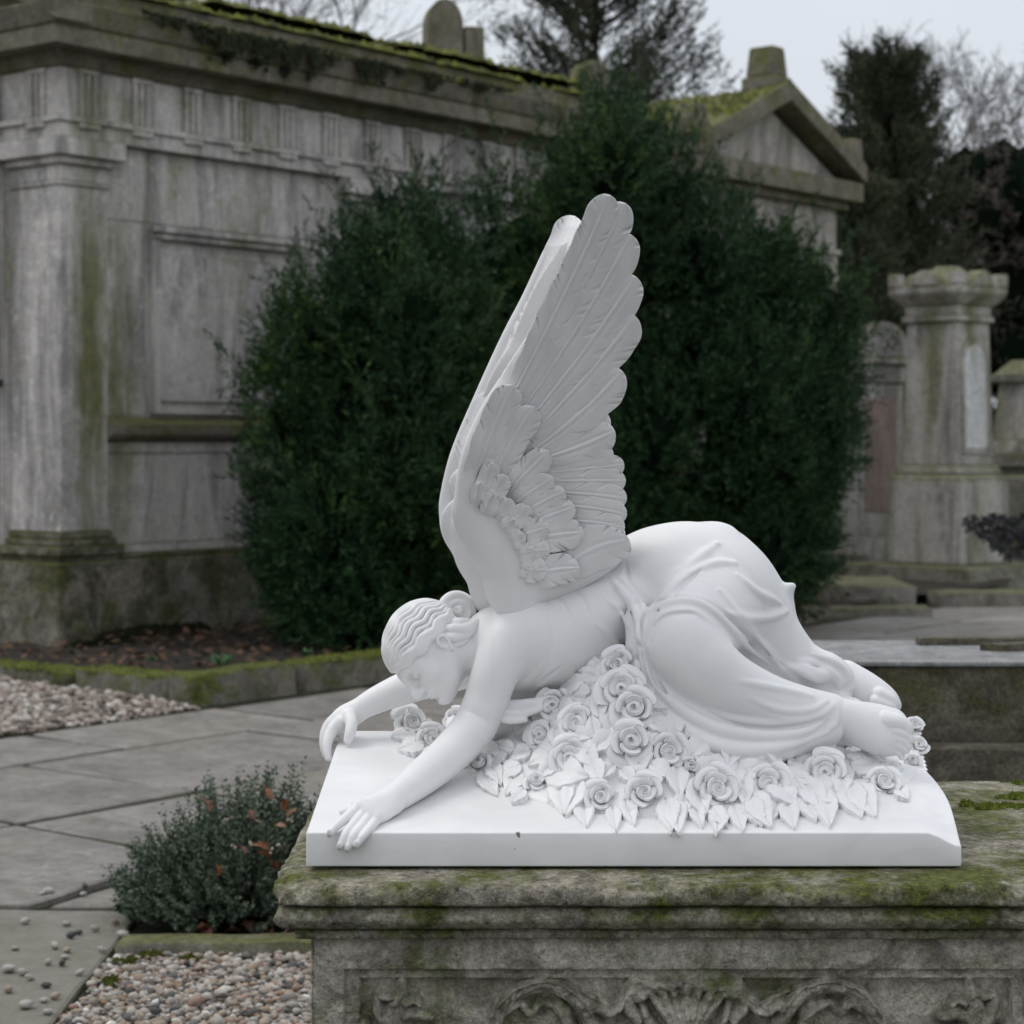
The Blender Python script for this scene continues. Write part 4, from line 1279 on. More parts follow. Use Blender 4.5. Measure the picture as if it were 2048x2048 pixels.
def paving_mat():
    m, n, b = mat('flagstone')
    w = n.coord('World')
    isl = n.node('ShaderNodeNewGeometry').outputs['Random Per Island']
    base = n.ramp(isl, (0, (.195, .18, .165)), (.35, (.30, .278, .256)), (.7, (.235, .22, .207)), (1, (.32, .295, .27)))
    c = n.mix(n.ramp(n.noise(w, 2.4, 8, .7, .7), (.38, 0.0), (.66, .8)), base, (.125, .118, .10))
    c = n.mix(n.ramp(n.noise(n.coord('World', (1, 1, 1), (4, 2, 0)), 1.1, 6, .6), (.55, 0.0), (.75, .55)), c, (.185, .185, .105))
    c = n.mix(n.ramp(n.noise(w, 7, 8, .7, 1.2), (.60, 0.0), (.68, .35)), c, (.52, .50, .48))
    c = n.mix(.6, c, n.ramp(n.noise(w, 90, 4, .7), (.3, .6), (.7, 1.3)), 'MULTIPLY')
    c = n.mix(.45, c, n.ramp(n.noise(w, 15, 8, .75, .4), (.34, .35), (.5, .95), (.68, 1.45)), 'MULTIPLY')
    # older, greener flags next to the tomb
    sx = n.sep(w)
    near_ = n.ramp(n.math('DIVIDE', sx[1], 20.0), (.345, 1.0), (.36, 0.0))
    c = n.mix(n.math('MULTIPLY', near_, .45), c, (.15, .148, .095))
    n.link(c, b.inputs['Base Color'])
    rgh = n.ramp(n.noise(w, 3, 5, .6), (.35, .48), (.7, .8)); n.link(rgh, b.inputs['Roughness'])
    b.inputs['Specular IOR Level'].default_value = .4
    n.link(n.bump(n.mix(.5, n.noise(w, 16, 7, .65), n.noise(w, 120, 3, .6)), .45, .012), b.inputs['Normal'])
    return m
M_FLAG = paving_mat()
M_JOINT = leafmat('joint_moss', (.010, .010, .005), (.042, .046, .012), .95, 5)

def flag(mbv, quad, z, seed, inset=.021, h=.06):
    """one flagstone: a slightly uneven slab with worn edges"""
    r_ = random.Random(seed)
    q = [Vector((p[0], p[1])) for p in quad]
    c = sum(q, Vector((0, 0)))/4
    q = [p + (c-p).normalized()*inset*1.4 for p in q]
    dz = [r_.uniform(-.006, .006) for _ in q]
    n = 8
    loop = []
    for i in range(4):
        for k in range(n):
            t = k/n; p = q[i].lerp(q[(i+1) % 4], t); zz = dz[i]*(1-t)+dz[(i+1) % 4]*t
            d = (c-p).normalized()
            w = vnoise(np.array([p.x*5, p.y*5, seed*.37]), 1)*.007
            loop.append((p + d*w, zz))
    m = len(loop)
    V = [(p.x, p.y, z-h) for p, zz in loop] + [(p.x, p.y, z+zz-.006) for p, zz in loop]
    V += [(p.x+(c-p).normalized().x*.010, p.y+(c-p).normalized().y*.010, z+zz) for p, zz in loop]
    F = []
    for r in (0, 1):
        F += [(r*m+i, r*m+(i+1) % m, (r+1)*m+(i+1) % m, (r+1)*m+i) for i in range(m)]
    F.append(tuple(range(2*m, 3*m)))
    mbv.add(V, F)

mb = MB()
rows = [(-5.85, -4.85), (-4.85, -3.7), (-3.7, -2.6), (-2.6, -1.5), (-1.5, -.4), (-.4, .8), (.8, 2.0), (2.0, 3.2), (3.2, 4.4), (4.4, 5.6)]
joints = {}
sd = 1
def row_flags(b0, b1, starts):
    global sd
    for a0, a1 in zip(starts[:-1], starts[1:]):
        sd += 1
        c = ab((a0+a1)/2, (b0+b1)/2)
        # keep off the plot of the tomb and what lies behind it
        if c[1] < 6.6 or c[1] > 42 or (c[1] < 7.7 and c[0] > -1.3): continue
        if any(p[0] > -1.2 and p[1] < 6.7 for p in (ab(a0, b0), ab(a0, b1), ab(a1, b1), ab(a1, b0))): continue
        flag(mb, [ab(a0, b0), ab(a0, b1), ab(a1, b1), ab(a1, b0)], 0.0, sd)
row_flags(-6.97, -5.85, [3.1, 4.25, 5.50, 6.52, 7.75, 8.9, 10.2, 11.3, 12.5, 13.9, 15.2, 16.4, 17.8, 19.2, 20.5])
row_flags(-8.24, -6.97, [4.4, 5.50, 6.52, 8.06, 9.2, 10.3, 11.6, 12.9, 14.2, 15.3, 16.7, 18.1, 19.4])
row_flags(-9.05, -8.24, [4.2, 5.9, 7.2, 8.62, 9.9, 11.3, 12.8, 14.1, 15.5, 16.9, 18.2, 19.6])
row_flags(-11.2, -9.06, [2.4, 4.0, 5.3]); row_flags(-13.4, -11.2, [2.0, 3.6, 5.2])
rr2 = random.Random(3)
for b0, b1 in rows:
    a = 2.8 + rr2.uniform(0, .6); st = [a]
    while a < 34: a += rr2.uniform(1.0, 1.5); st.append(a)
    row_flags(b0, b1, st)
# two broad flags along the left of the tomb's plot, and a strip of broken pieces above them
for q in ([(-2.45,5.0),(-1.245,5.0),(-1.235,7.02),(-2.45,7.06)], [(-3.6,4.6),(-2.46,4.6),(-2.46,7.06),(-3.6,7.1)], [(-2.3,4.0),(-1.25,4.0),(-1.25,4.99),(-2.3,4.99)],
          [(-2.7,7.085),(-1.62,7.055),(-1.36,7.62),(-2.6,7.62)], [(-1.60,7.05),(-1.02,7.04),(-.90,7.42),(-1.34,7.60)], [(-3.9,7.12),(-2.72,7.09),(-2.62,7.5),(-3.8,7.6)]):
    sd += 1; flag(mb, q, .014, sd, h=.05)
fm = mb.mesh('path', M_FLAG, smooth=False)
props(obj('path', fm), kind='structure')
# moss and dirt filling the joints, a sheet just under the flags
def sheet(name, poly, z, m, kind='structure', label=None, cat=None, step=.5):
    bm = bmesh.new(); bm.faces.new([bm.verts.new((p[0], p[1], z)) for p in poly])
    me = bpy.data.meshes.new(name); bm.to_mesh(me); bm.free(); me.materials.append(m)
    o = obj(name, me); props(o, label, cat, None, kind); return o
sheet('path_joints', [(-9, 3.2), (14, 3.2), (16, 40), (-2, 30), (-9, 14)], -.0085, M_JOINT)

# kerb round the tomb's plot
M_KERB = stone('kerb_stone', base=(.30, .28, .23), moss=(.10, .105, .02), moss_amt=.8, moss_up=.18, mossbias=.06, scale=1.6, bump=.8, bdist=.01)
def block(name, c, size, rz, m, seed, bev=.012, rough=.006, parent=None):
    """rough hewn block, its worn edges uneven; origin at the middle of its base"""
    bm = bmesh.new()
    bmesh.ops.create_cube(bm, size=1.0)
    for v in bm.verts: v.co = Vector((v.co.x*size[0], v.co.y*size[1], (v.co.z+.5)*size[2]))
    bmesh.ops.bevel(bm, geom=list(bm.edges), offset=bev, segments=2, profile=.5, affect='EDGES')
    bmesh.ops.subdivide_edges(bm, edges=[e for e in bm.edges if e.calc_length() > .12], cuts=5, use_grid_fill=True)
    P_ = np.array([tuple(v.co) for v in bm.verts]); nz = np.stack([fbm(P_+seed, 7, 3, seed), fbm(P_+seed+5, 7, 3, seed+1), fbm(P_+seed+9, 7, 3, seed+2)], -1)
    for v, d in zip(bm.verts, nz): v.co += Vector(d*rough)
    for f in bm.faces: f.smooth = True
    me = bpy.data.meshes.new(name); bm.to_mesh(me); bm.free(); me.materials.append(m); me.set_sharp_from_angle(angle=R(40))
    return obj(name, me, parent, c, (0, 0, rz))
k1 = block('kerb_stone', (-.70, 6.49, -.04), (1.06, .13, .082), R(.6), M_KERB, 4)
props(k1, 'low mossy kerb stone between the gravel and the small shrub', 'kerb stone')

# ------------------------------------------------------------------ gravel
def ico(sub=1):
    bm = bmesh.new(); bmesh.ops.create_icosphere(bm, subdivisions=sub, radius=1); bm.verts.ensure_lookup_table()
    V = np.array([tuple(v.co) for v in bm.verts]); F = np.array([[v.index for v in f.verts] for f in bm.faces]); bm.free()
    return V, F
def pebbles(n, sampler, size, sub, seed, flat=(.45, .8)):
    r_ = np.random.default_rng(seed); V0, F0 = ico(sub)
    forms = []
    for k in range(12):
        s_ = 1 + .22*fbm(V0+k*3.1, 1.1, 2, k)
        forms.append(V0*s_[:, None])
    Vs, Fs = [], []; off = 0
    for i in range(n):
        x, y, z = sampler(r_)
        s_ = size*r_.lognormal(0, .28)
        a = r_.uniform(0, 6.28); t = r_.normal(0, .3); fl = r_.uniform(*flat); el = r_.uniform(.75, 1.3)
        q = forms[i % 12]*np.array([el, 1/el, fl])*s_
        ca, sa, ct, st = math.cos(a), math.sin(a), math.cos(t), math.sin(t)
        q = q @ np.array([[1, 0, 0], [0, ct, st], [0, -st, ct]]) @ np.array([[ca, sa, 0], [-sa, ca, 0], [0, 0, 1]])
        Vs.append(q + np.array([x, y, z + s_*fl*.6])); Fs.append(F0+off); off += len(V0)
    return np.concatenate(Vs), np.concatenate(Fs)
def gravel_mat(name, stops):
    m, n, b = mat(name)
    isl = n.node('ShaderNodeNewGeometry').outputs['Random Per Island']
    c = n.ramp(isl, *stops)
    w = n.coord('World')
    c = n.mix(.5, c, n.ramp(n.noise(w, 120, 4, .6), (.3, .65), (.7, 1.3)), 'MULTIPLY')
    n.link(c, b.inputs['Base Color']); b.inputs['Roughness'].default_value = .7; b.inputs['Specular IOR Level'].default_value = .3
    return m
M_GRAVEL = gravel_mat('gravel_pebbles', ((0, (.06, .058, .055)), (.14, (.16, .15, .14)), (.30, (.36, .30, .23)), (.44, (.27, .19, .135)), (.56, (.42, .39, .34)), (.70, (.31, .29, .26)), (.82, (.54, .52, .48)), (.92, (.25, .14, .09)), (1, (.72, .70, .67))))
M_GRAVEL2 = gravel_mat('pink_gravel_pebbles', ((0, (.10, .085, .07)), (.25, (.30, .25, .21)), (.5, (.42, .36, .31)), (.66, (.24, .17, .14)), (.8, (.50, .46, .41)), (1, (.62, .59, .55))))
def samp1(r_):
    while True:
        x, y = r_.uniform(-1.24, -.24), r_.uniform(5.25, 6.43)
        if x > -1.235 + .012*math.sin(y*14): return x, y, r_.uniform(-.022, .008)
sheet('gravel_bottom', [(-1.242, 5.2), (-.2, 5.2), (-.2, 6.56), (-1.242, 6.56)], -.012, M_GROUND)
V, F = pebbles(9500, samp1, .0108, 1, 1)
props(obj('gravel', np_mesh('gravel', V, F, True, [M_GRAVEL])), kind='stuff')
ga, gb = 8.45, -9.07
def samp2(r_):
    while True:
        a, b_ = r_.uniform(5.35, 8.56), r_.uniform(-13.2, -9.10)
        p = ab(a, b_)
        h = .03*max(0, min(1, (a-5.6)/1.2))*max(0, min(1, (-9.1-b_)/.7))
        return p[0], p[1], r_.uniform(-.02, .01) + h
V, F = pebbles(13000, samp2, .019, 1, 2)
props(obj('gravel_bed', np_mesh('gravel_bed', V, F, True, [M_GRAVEL2])), kind='stuff')

# pebbles strayed on to the flags, each one a thing
stray = [(50,1848),(133,1851),(157,1868),(190,1862),(230,1849),(246,1875),(110,1897),(134,1904),(130,1917),(96,1929),(124,1931),(18,1944),(46,1950),(92,1975),(88,2004),(110,1998),(160,1950),(52,2016),(17,1985),(84,1791),(166,1791),(170,1777),(238,1777),(97,1788),(142,1876),(95,2028),(30,1900),(205,1905),(60,1960)]
mk = []
for k in range(6):
    V, F = pebbles(1, lambda r_: (0, 0, 0), .017, 2, 50+k, flat=(.5, .75)); 
    mk.append((V-np.array([0, 0, V[:, 2].min()]), F))
pm = []
cols = [((.36, .34, .31), 'pale'), ((.05, .048, .045), 'dark'), ((.30, .25, .19), 'tan')]
for c, nm in cols:
    m, n, b = mat(nm+'_pebble'); w = n.coord('Object')
    n.link(n.mix(.6, c, n.ramp(n.noise(w, 90, 4, .6), (.3, .6), (.7, 1.3)), 'MULTIPLY'), b.inputs['Base Color']); b.inputs['Roughness'].default_value = .7; pm.append(m)
meshes = {}
for i, (x, y) in enumerate(stray):
    ci = (0, 0, 1, 0, 2, 0, 0, 2, 0, 0, 1)[i % 11]
    key = (i % 6, ci)
    if key not in meshes: meshes[key] = np_mesh('pebble', *mk[i % 6], True, [pm[ci]])
    p = G(x, y, .014)
    o = obj('pebble', meshes[key], loc=tuple(p), rot=(0, 0, i*1.3), scale=(1, 1, 1) if i % 3 else (.75,)*3)
    props(o, ('pale rounded pebble lying loose on the flagstone beside the gravel', 'small dark pebble lying loose on the flagstone beside the gravel', 'tan pebble lying loose on the flagstone beside the gravel')[ci], 'pebble', 'pebbles strayed on to the flagstones')

# ------------------------------------------------------------------ kerb of the planting bed in front of the mausoleum
M_BEDKERB = stone('bed_kerb', base=(.20, .185, .15), moss=(.085, .10, .014), moss_amt=.95, moss_up=.42, mossbias=.03, scale=1.1, bump=.8, bdist=.012)
kc = np.array([-1.88, 12.46]); A0 = float(kc@U2); B0 = float(kc@V2)
nk = 0; kerb_moss = []
def kerb(a, b, la, lb, h, lab):
    global nk
    nk += 1
    c = ab(a, b)
    o = block('kerb_stone', (c[0], c[1], -.05), (la, lb, h+.05), ANG, M_BEDKERB, 20+nk, bev=.02, rough=.014)
    props(o, lab, 'kerb stone', 'kerb of the planting bed')
    if nk > 1 and nk != 10: kerb_moss.append((o, la, lb, h+.05, nk))
kerb(A0+.40, B0-.12, .86, .24, .19, 'kerb stone at the near corner of the planting bed, its top worn bare')
for i, (L, h) in enumerate(((1.0,.18),(1.1,.20),(.95,.18),(1.2,.19),(1.1,.18),(1.0,.17))):
    kerb(A0+.9+.55+i*1.1, B0-.12+.01*(i % 2), L, .24, h, 'bright moss covered kerb stone %s' % ('just behind the bare corner stone', 'second behind the bare corner stone', 'third behind the bare corner stone, below the yew', 'behind the weeping head, deep under the yew', 'far along the bed under the big yew', 'farthest along the bed under the big yew')[i])
for i, (L, h) in enumerate(((.85,.15),(.95,.12),(1.1,.12),(1.0,.11))):
    kerb(A0+.12, B0-.7-i*1.0, .26, L, h, 'low kerb stone %s' % ('between pink gravel and bed, next to the bare corner stone', 'between pink gravel and plinth, mossy on top', 'in front of the corner pilaster, below its plinth', 'at the left photo edge below the plinth')[i])
# soil of the bed
M_SOIL = mat('bed_soil'); m_, n_, b_ = M_SOIL
w = n_.coord('World'); n_.link(n_.ramp(n_.noise(w, 9, 8, .7), (.35, (.016, .012, .008)), (.55, (.04, .03, .02)), (.7, (.035, .04, .012))), b_.inputs['Base Color']); b_.inputs['Roughness'].default_value = .95
n_.link(n_.bump(n_.noise(w, 22, 6, .7), 1.0, .05), b_.inputs['Normal'])
ra = np.linspace(A0+.2, A0+12, 70); rb = np.linspace(-12.4, B0-.2, 26)
RA, RB = np.meshgrid(ra, rb, indexing='ij')
Pz = .10 + .03*fbm(np.stack([RA, RB, RA*0], -1), 1.6, 4, 2)
Vb = np.stack([U2[0]*RA+V2[0]*RB, U2[1]*RA+V2[1]*RB, Pz], -1).reshape(-1, 3); nb_ = len(rb)
ii, jj = np.meshgrid(np.arange(len(ra)-1), np.arange(nb_-1), indexing='ij')
props(obj('bed_soil', np_mesh('bed_soil', Vb, np.stack([ii*nb_+jj, ii*nb_+jj+1, (ii+1)*nb_+jj+1, (ii+1)*nb_+jj], -1).reshape(-1, 4), True, [m_])), kind='structure')

# cushions of moss along the kerb tops, and litter on the soil
M_KMOSS = leafmat('kerb_moss', (.035, .045, .006), (.125, .14, .018), .95, 5)
for o, la, lb, h, q in kerb_moss:
    r_ = np.random.default_rng(q); V, F = [], []
    for i in range(int(420*max(la, lb))):
        x, y = r_.uniform(-.5, .5)*la, r_.uniform(-.5, .5)*lb
        if fbm(np.array([x*3+q, y*3, 0.]), 1, 2, 5) < r_.uniform(-.8, .2): continue
        s_ = r_.uniform(.010, .024); b = len(V); an = r_.uniform(0, 6.28)
        for k in range(5): V.append((x+s_*math.cos(an+k*1.257), y+s_*math.sin(an+k*1.257), h-.008))
        V.append((x, y, h+s_*r_.uniform(.3, .9))); F += [(b+k, b+(k+1) % 5, b+5) for k in range(5)]
    obj('moss', np_mesh('moss', np.array(V), np.array(F), True, [M_KMOSS]), o)['kind'] = 'stuff'
r_ = np.random.default_rng(77); V, F = [], []
for i in range(2600):
    a, b_ = r_.uniform(A0+.25, A0+9), r_.uniform(-12.0, B0-.25); p = ab(a, b_); b = len(V); s_ = r_.uniform(.015, .045); an = r_.uniform(0, 6.28)
    e1 = np.array([math.cos(an), math.sin(an), r_.uniform(-.4, .4)])*s_; e2 = np.array([-math.sin(an), math.cos(an), r_.uniform(-.5, .5)])*s_*.6
    c = np.array([p[0], p[1], .135+r_.uniform(-.01, .03)])
    for v in (-e1, e2, e1, -e2): V.append(c+v)
    F.append((b, b+1, b+2, b+3))
M_LIT = leafmat('leaf_litter', (.03, .02, .012), (.15, .085, .05), .9, 8)
props(obj('leaf_litter', np_mesh('leaf_litter', np.array(V), np.array(F), False, [M_LIT])), kind='stuff')

for (x_, y_, a_, b_, lab) in ((250,1925,.035,.030,'green moss patch between the flagstone and the gravel corner'), (300,1912,.03,.018,'moss tuft at the left end of the low kerb, on the gravel'), (222,1965,.022,.035,'narrow moss strip along the gravel edge, lower than the corner patch'), (380,1918,.03,.012,'thin moss growing along the foot of the low kerb')):
    p = G(x_, y_, .012); V, F = moss_patch(p[0], p[1], a_, b_, .012, 260, .010, int(x_))
    o = obj('moss_cushion', np_mesh('moss_cushion', V-p, F, False, [M_KMOSS]), loc=tuple(p)); props(o, lab, 'moss', 'moss at the edge of the gravel')
# ================================================================== MAUSOLEUM, LEFT
KX, KY = -3.33, 15.3
M_WALL = stone('mausoleum_stone', base=(.64, .605, .575), dark=(.21, .20, .195), moss=(.15, .155, .045), pale=(.74, .72, .70), moss_amt=.7, moss_up=.35, streak=True, scale=.95, bump=.6, bdist=.03, pale_amt=.6, dark_amt=.72, mossbias=-.02, speck=.6, mott=.25)
M_CORN = stone('cornice_stone', base=(.23, .21, .165), dark=(.09, .085, .065), moss=(.12, .125, .028), moss_amt=.75, moss_up=.5, scale=1.2, bump=.7, bdist=.02, mossbias=.03, speck=.6)
M_PLINTH = stone('plinth_stone', base=(.27, .25, .20), dark=(.05, .046, .03), moss=(.09, .097, .025), moss_amt=.85, moss_up=.4, scale=1.1, bump=.9, bdist=.03, dark_amt=.75, mossbias=.03, mott=.8)
M_ROOFMOSS = leafmat('roof_moss', (.030, .036, .007), (.135, .145, .020), .95, 2.2)
def algae(m):
    # green algae run down the flank of the corner pilaster and the wall next to it
    nt = m.node_tree; n = N(nt); b = nt.nodes['Principled BSDF']; src = b.inputs['Base Color'].links[0].from_socket
    w = n.coord('World'); g = n.node('ShaderNodeNewGeometry'); x, y, z = n.sep(w)[0:3]; nx, ny, nz = n.sep(g.outputs['Normal'])[0:3]
    t = n.math('ADD', n.math('MULTIPLY', n.math('SUBTRACT', x, KX), float(U2[0])), n.math('MULTIPLY', n.math('SUBTRACT', y, KY), float(U2[1])))
    side = n.math('GREATER_THAN', n.math('ADD', n.math('MULTIPLY', nx, float(V2[0])), n.math('MULTIPLY', ny, float(V2[1]))), .5)
    wob = n.math('MULTIPLY', n.math('SUBTRACT', n.noise(w, 2.2, 4, .6), .5), .35)
    tm = n.ramp(n.math('ADD', t, wob), (0.0, 0.0), (.10, 0.0), (.20, .95), (.40, .9), (.46, .35), (.56, .95), (.70, .8), (.82, 0.0))
    zm = n.ramp(n.math('DIVIDE', n.math('ADD', z, wob), 5.0), (.12, .5), (.35, 1.0), (.58, .9), (.70, .35), (.84, .7), (.86, 0.0))
    st = n.ramp(n.noise(n.coord('World', (1, 1, .22)), 5.5, 6, .65, .6), (.32, .25), (.54, 1.0))
    f = n.math('MULTIPLY', n.math('MULTIPLY', tm, zm), n.math('MULTIPLY', st, side))
    mc = n.ramp(n.noise(w, 13, 5, .7), (.3, (.065, .07, .014)), (.7, (.18, .185, .05)))
    n.link(n.mix(n.math('MULTIPLY', f, .9), src, mc), b.inputs['Base Color'])
algae(M_WALL)
mau = thing('mausoleum', 'large grey stone mausoleum with corner pilaster, triglyph frieze and mossy roof', 'mausoleum', (KX, KY, 0), ANG)
LX, LY = 6.6, 4.6

mb = MB()
mb.box(-.12, LX+.12, -.12, LY+.12, -.1, .70); mb.box(-.07, LX+.07, -.07, LY+.07, .70, .74)
# subdivide for a hewn face
me = mb.mesh('plinth', M_PLINTH, bevel=.02)
obj('plinth', me, mau)
mb = MB()
mb.box(.03, LX-.03, .05, LY-.03, .74, 4.36)                        # wall mass
for x0, x1 in ((.45, 3.10), (3.60, 6.15)):                         # ledges between the pilasters
    mb.box(x0, x1, -.005, .0495, .74, .80)
    mb.box(x0, x1, .030, .0495, 1.50, 1.585)
mb.build('wall', M_WALL, mau, bevel=.006)
for x0, x1 in ((.45, 3.10), (3.60, 6.15)):
    mb = MB(); mb.prism([(.0495, 1.585), (.0, 1.60), (-.035, 1.64), (-.04, 1.72), (.0495, 1.775)], 'x', x0, x1); mb.build('ledge', M_CORN, mau, bevel=.006)
# framed panel
def panel(x0, x1, z0, z1):
    mb = MB()
    w = .09
    for a in ((x0, x1, z1-w, z1), (x0, x1, z0, z0+.02), (x0, x0+w, z0+.02, z1-w), (x1-w, x1, z0+.02, z1-w)):
        mb.box(a[0], a[1], .005, .0495, a[2], a[3])
    mb.box(x0-.02, x1+.02, -.045, .0045, z1-.035, z1+.015); mb.box(x0+.02, x1-.02, -.012, .0045, z1-.085, z1-.0355)
    mb.box(x0+w, x1-w, .030, .0495, z0+.10, z1-w-.10)
    mb.build('framed_panel', M_WALL, mau, bevel=.006)
panel(.90, 2.52, 1.80, 3.245); panel(4.05, 5.70, 1.80, 3.245)
# joints of the ashlar, cut as thin dark strips standing in shallow grooves are modelled as raised slabs
mb = MB()
for x0, x1 in ((.46, .89), (.90, 1.60), (1.606, 2.53), (2.536, 3.09)):
    mb.box(x0, x1-.004, .041, .0494, 3.28, 3.83)
for x0, x1 in ((.46, .86), (2.56, 3.09)):
    mb.box(x0, x1, .043, .0494, 1.79, 3.272)
for x0, x1 in ((.46, 1.7), (1.706, 3.09)):
    mb.box(x0, x1, .040, .0494, .81, 1.495)
mb.build('ashlar', M_WALL, mau, bevel=.003)
def pilaster(x0, x1, y0, y1):
    """shaft, base and capital; projects in front of the wall"""
    mb = MB(); mb.box(x0, x1, y0, y1, .92, 3.49)
    o = mb.build('pilaster', M_WALL, mau, bevel=.008)
    mb = MB(); mb.box(x0-.09, x1+.09, y0-.09, y1+.05, .741, .815); mb.box(x0-.05, x1+.05, y0-.05, y1+.03, .815, .865); mb.box(x0-.025, x1+.025, y0-.025, y1+.02, .865, .92)
    mb.build('pilaster_base', M_PLINTH, o, bevel=.014)
    mb = MB(); mb.box(x0-.02, x1+.02, y0-.02, y1+.02, 3.49, 3.52); mb.box(x0-.004, x1+.004, y0-.004, y1+.01, 3.52, 3.645); mb.box(x0-.05, x1+.05, y0-.05, y1+.03, 3.645, 3.70); mb.box(x0-.10, x1+.10, y0-.10, y1+.05, 3.70, 3.838)
    mb.build('capital', M_WALL, o, bevel=.012)
pilaster(-.005, .445, -.005, .565); pilaster(3.10, 3.60, -.005, .1); pilaster(6.15, 6.605, -.005, .5); pilaster(-.005, .1, 1.5, 2.0)
# entablature
mb = MB(); mb.box(-.045, LX+.045, -.045, LY+.045, 3.840, 3.955); mb.build('architrave', M_WALL, mau, bevel=.006)
mb = MB(); mb.box(-.075, LX+.075, -.075, LY+.075, 3.955, 4.000)
ts = [.12+.524*k for k in range(13)]
for t in ts: mb.box(t-.0, t+.20, -.073, -.046, 3.915, 3.9545)
for t in (.12, .65, 1.2): mb.box(-.073, -.046, t, t+.2, 3.915, 3.9545)
mb.build('taenia', M_WALL, mau, bevel=.004)
mb = MB(); mb.box(-.03, LX+.03, -.03, LY+.03, 4.0005, 4.36)
for i, t in enumerate(ts[:-1]):
    mb.box(t+.225, t+.500, -.040, -.0305, 4.004, 4.345)
mb.build('frieze', M_WALL, mau, bevel=.004)
def triglyph(x, front=False):
    mb = MB()
    for k in range(3):
        a = x + .012 + k*.062
        if front: mb.box(-.062, -.0305, a, a+.044, 4.002, 4.32)
        else: mb.box(a, a+.044, -.062, -.0305, 4.002, 4.32)
    if front: mb.box(-.066, -.0305, x, x+.20, 4.3205, 4.358)
    else: mb.box(x, x+.20, -.066, -.0305, 4.3205, 4.358)
    mb.build('triglyph', M_WALL, mau, bevel=.006)
for t in ts: triglyph(t)
for t in (.12, .65, 1.2): triglyph(t, True)
def slab(nm, o, z0, z1, m, o2=None, bev=.01):
    o2 = o if o2 is None else o2
    mb = MB()
    V = [(-o, -o, z0), (LX+o, -o, z0), (LX+o, LY+o, z0), (-o, LY+o, z0), (-o2, -o2, z1), (LX+o2, -o2, z1), (LX+o2, LY+o2, z1), (-o2, LY+o2, z1)]
    mb.add(V, [(0,3,2,1),(4,5,6,7),(0,1,5,4),(1,2,6,5),(2,3,7,6),(3,0,4,7)])
    return mb.build(nm, m, mau, bevel=bev)
slab('bed_moulding', .07, 4.3605, 4.46, M_CORN, .13)
slab('corona', .30, 4.4605, 4.60, M_CORN)
slab('cyma', .31, 4.6005, 4.77, M_CORN, .37, .02)
slab('blocking_course', .10, 4.7705, 4.97, M_CORN, .08, .02)
# roof, gable towards the front
mb = MB()
mid_ = LY/2
mb.prism([(-.02, 4.9705), (LY+.02, 4.9705), (mid_, 5.75)], 'x', -.02, LX+.06)
mb.build('roof', M_CORN, mau, bevel=.01)
# pediment over the front, its raking cornice standing on the corona
mb = MB()
for sg in (0, 1):
    y0, y1 = (-.36, mid_) if sg == 0 else (LY+.36, mid_)
    for t0, t1, xo in ((0, .16, -.34), (.16, .28, -.39)):
        V = []
        for x in (xo, .0):
            V += [(x, y0, 4.62+t0), (x, y1, 5.72+t0), (x, y1, 5.72+t1-.001), (x, y0, 4.62+t1-.001)]
        mb.add(V, [(0,1,2,3),(7,6,5,4),(0,4,5,1),(1,5,6,2),(2,6,7,3),(3,7,4,0)])
mb.build('raking_cornice', M_CORN, mau, bevel=.01)
mb = MB(); mb.prism([(.1, 4.78), (LY-.1, 4.78), (mid_, 5.70)], 'x', -.085, -.02); mb.build('tympanum', M_CORN, mau)
# acroteria
def acro(x, y, z, w, d, h, rnd, rz=0):
    mb = MB(); n = 12
    pts = [(-w/2, 0), (w/2, 0), (w/2, h*.62)] + [(w/2*math.cos(R(a)), h*.62 + h*.38*math.sin(R(a))) for a in range(15, 180, 15)] + [(-w/2, h*.62)]
    mb.prism(pts, 'y', -d/2, d/2)
    mb.box(-w*.62, w*.62, -d*.7, d*.7, -.14, -.0005)
    o = mb.build('acroterion', M_CORN, mau, bevel=.02); o.location = (x, y, z); o.rotation_euler = (0, 0, rz); return o
acro(5.78, 1.2, 5.30, .36, .30, .66, 1, R(-38))
mb = MB(); mb.box(-.10, .10, -.13, .13, 0, .40); o = mb.build('acroterion', M_CORN, mau, bevel=.02); o.location = (6.02, 1.02, 5.30); o.rotation_euler = (0, 0, R(-38))
o = acro(6.62, .0, 4.92, .34, .26, .42, 1, R(-20))
# drainpipe in the recess left of the corner pilaster
mb = MB(); mb.tube([(-.06, .70, .72), (-.06, .70, 3.76)], .035, 10); mb.box(-.12, .0, .64, .76, 3.70, 3.80); mb.box(-.11, -.015, .655, .745, 2.0, 2.06)
m, n, b = mat('drain_lead'); b.inputs['Base Color'].default_value = (.045, .042, .04, 1); b.inputs['Roughness'].default_value = .6
mb.build('drainpipe', m, mau)
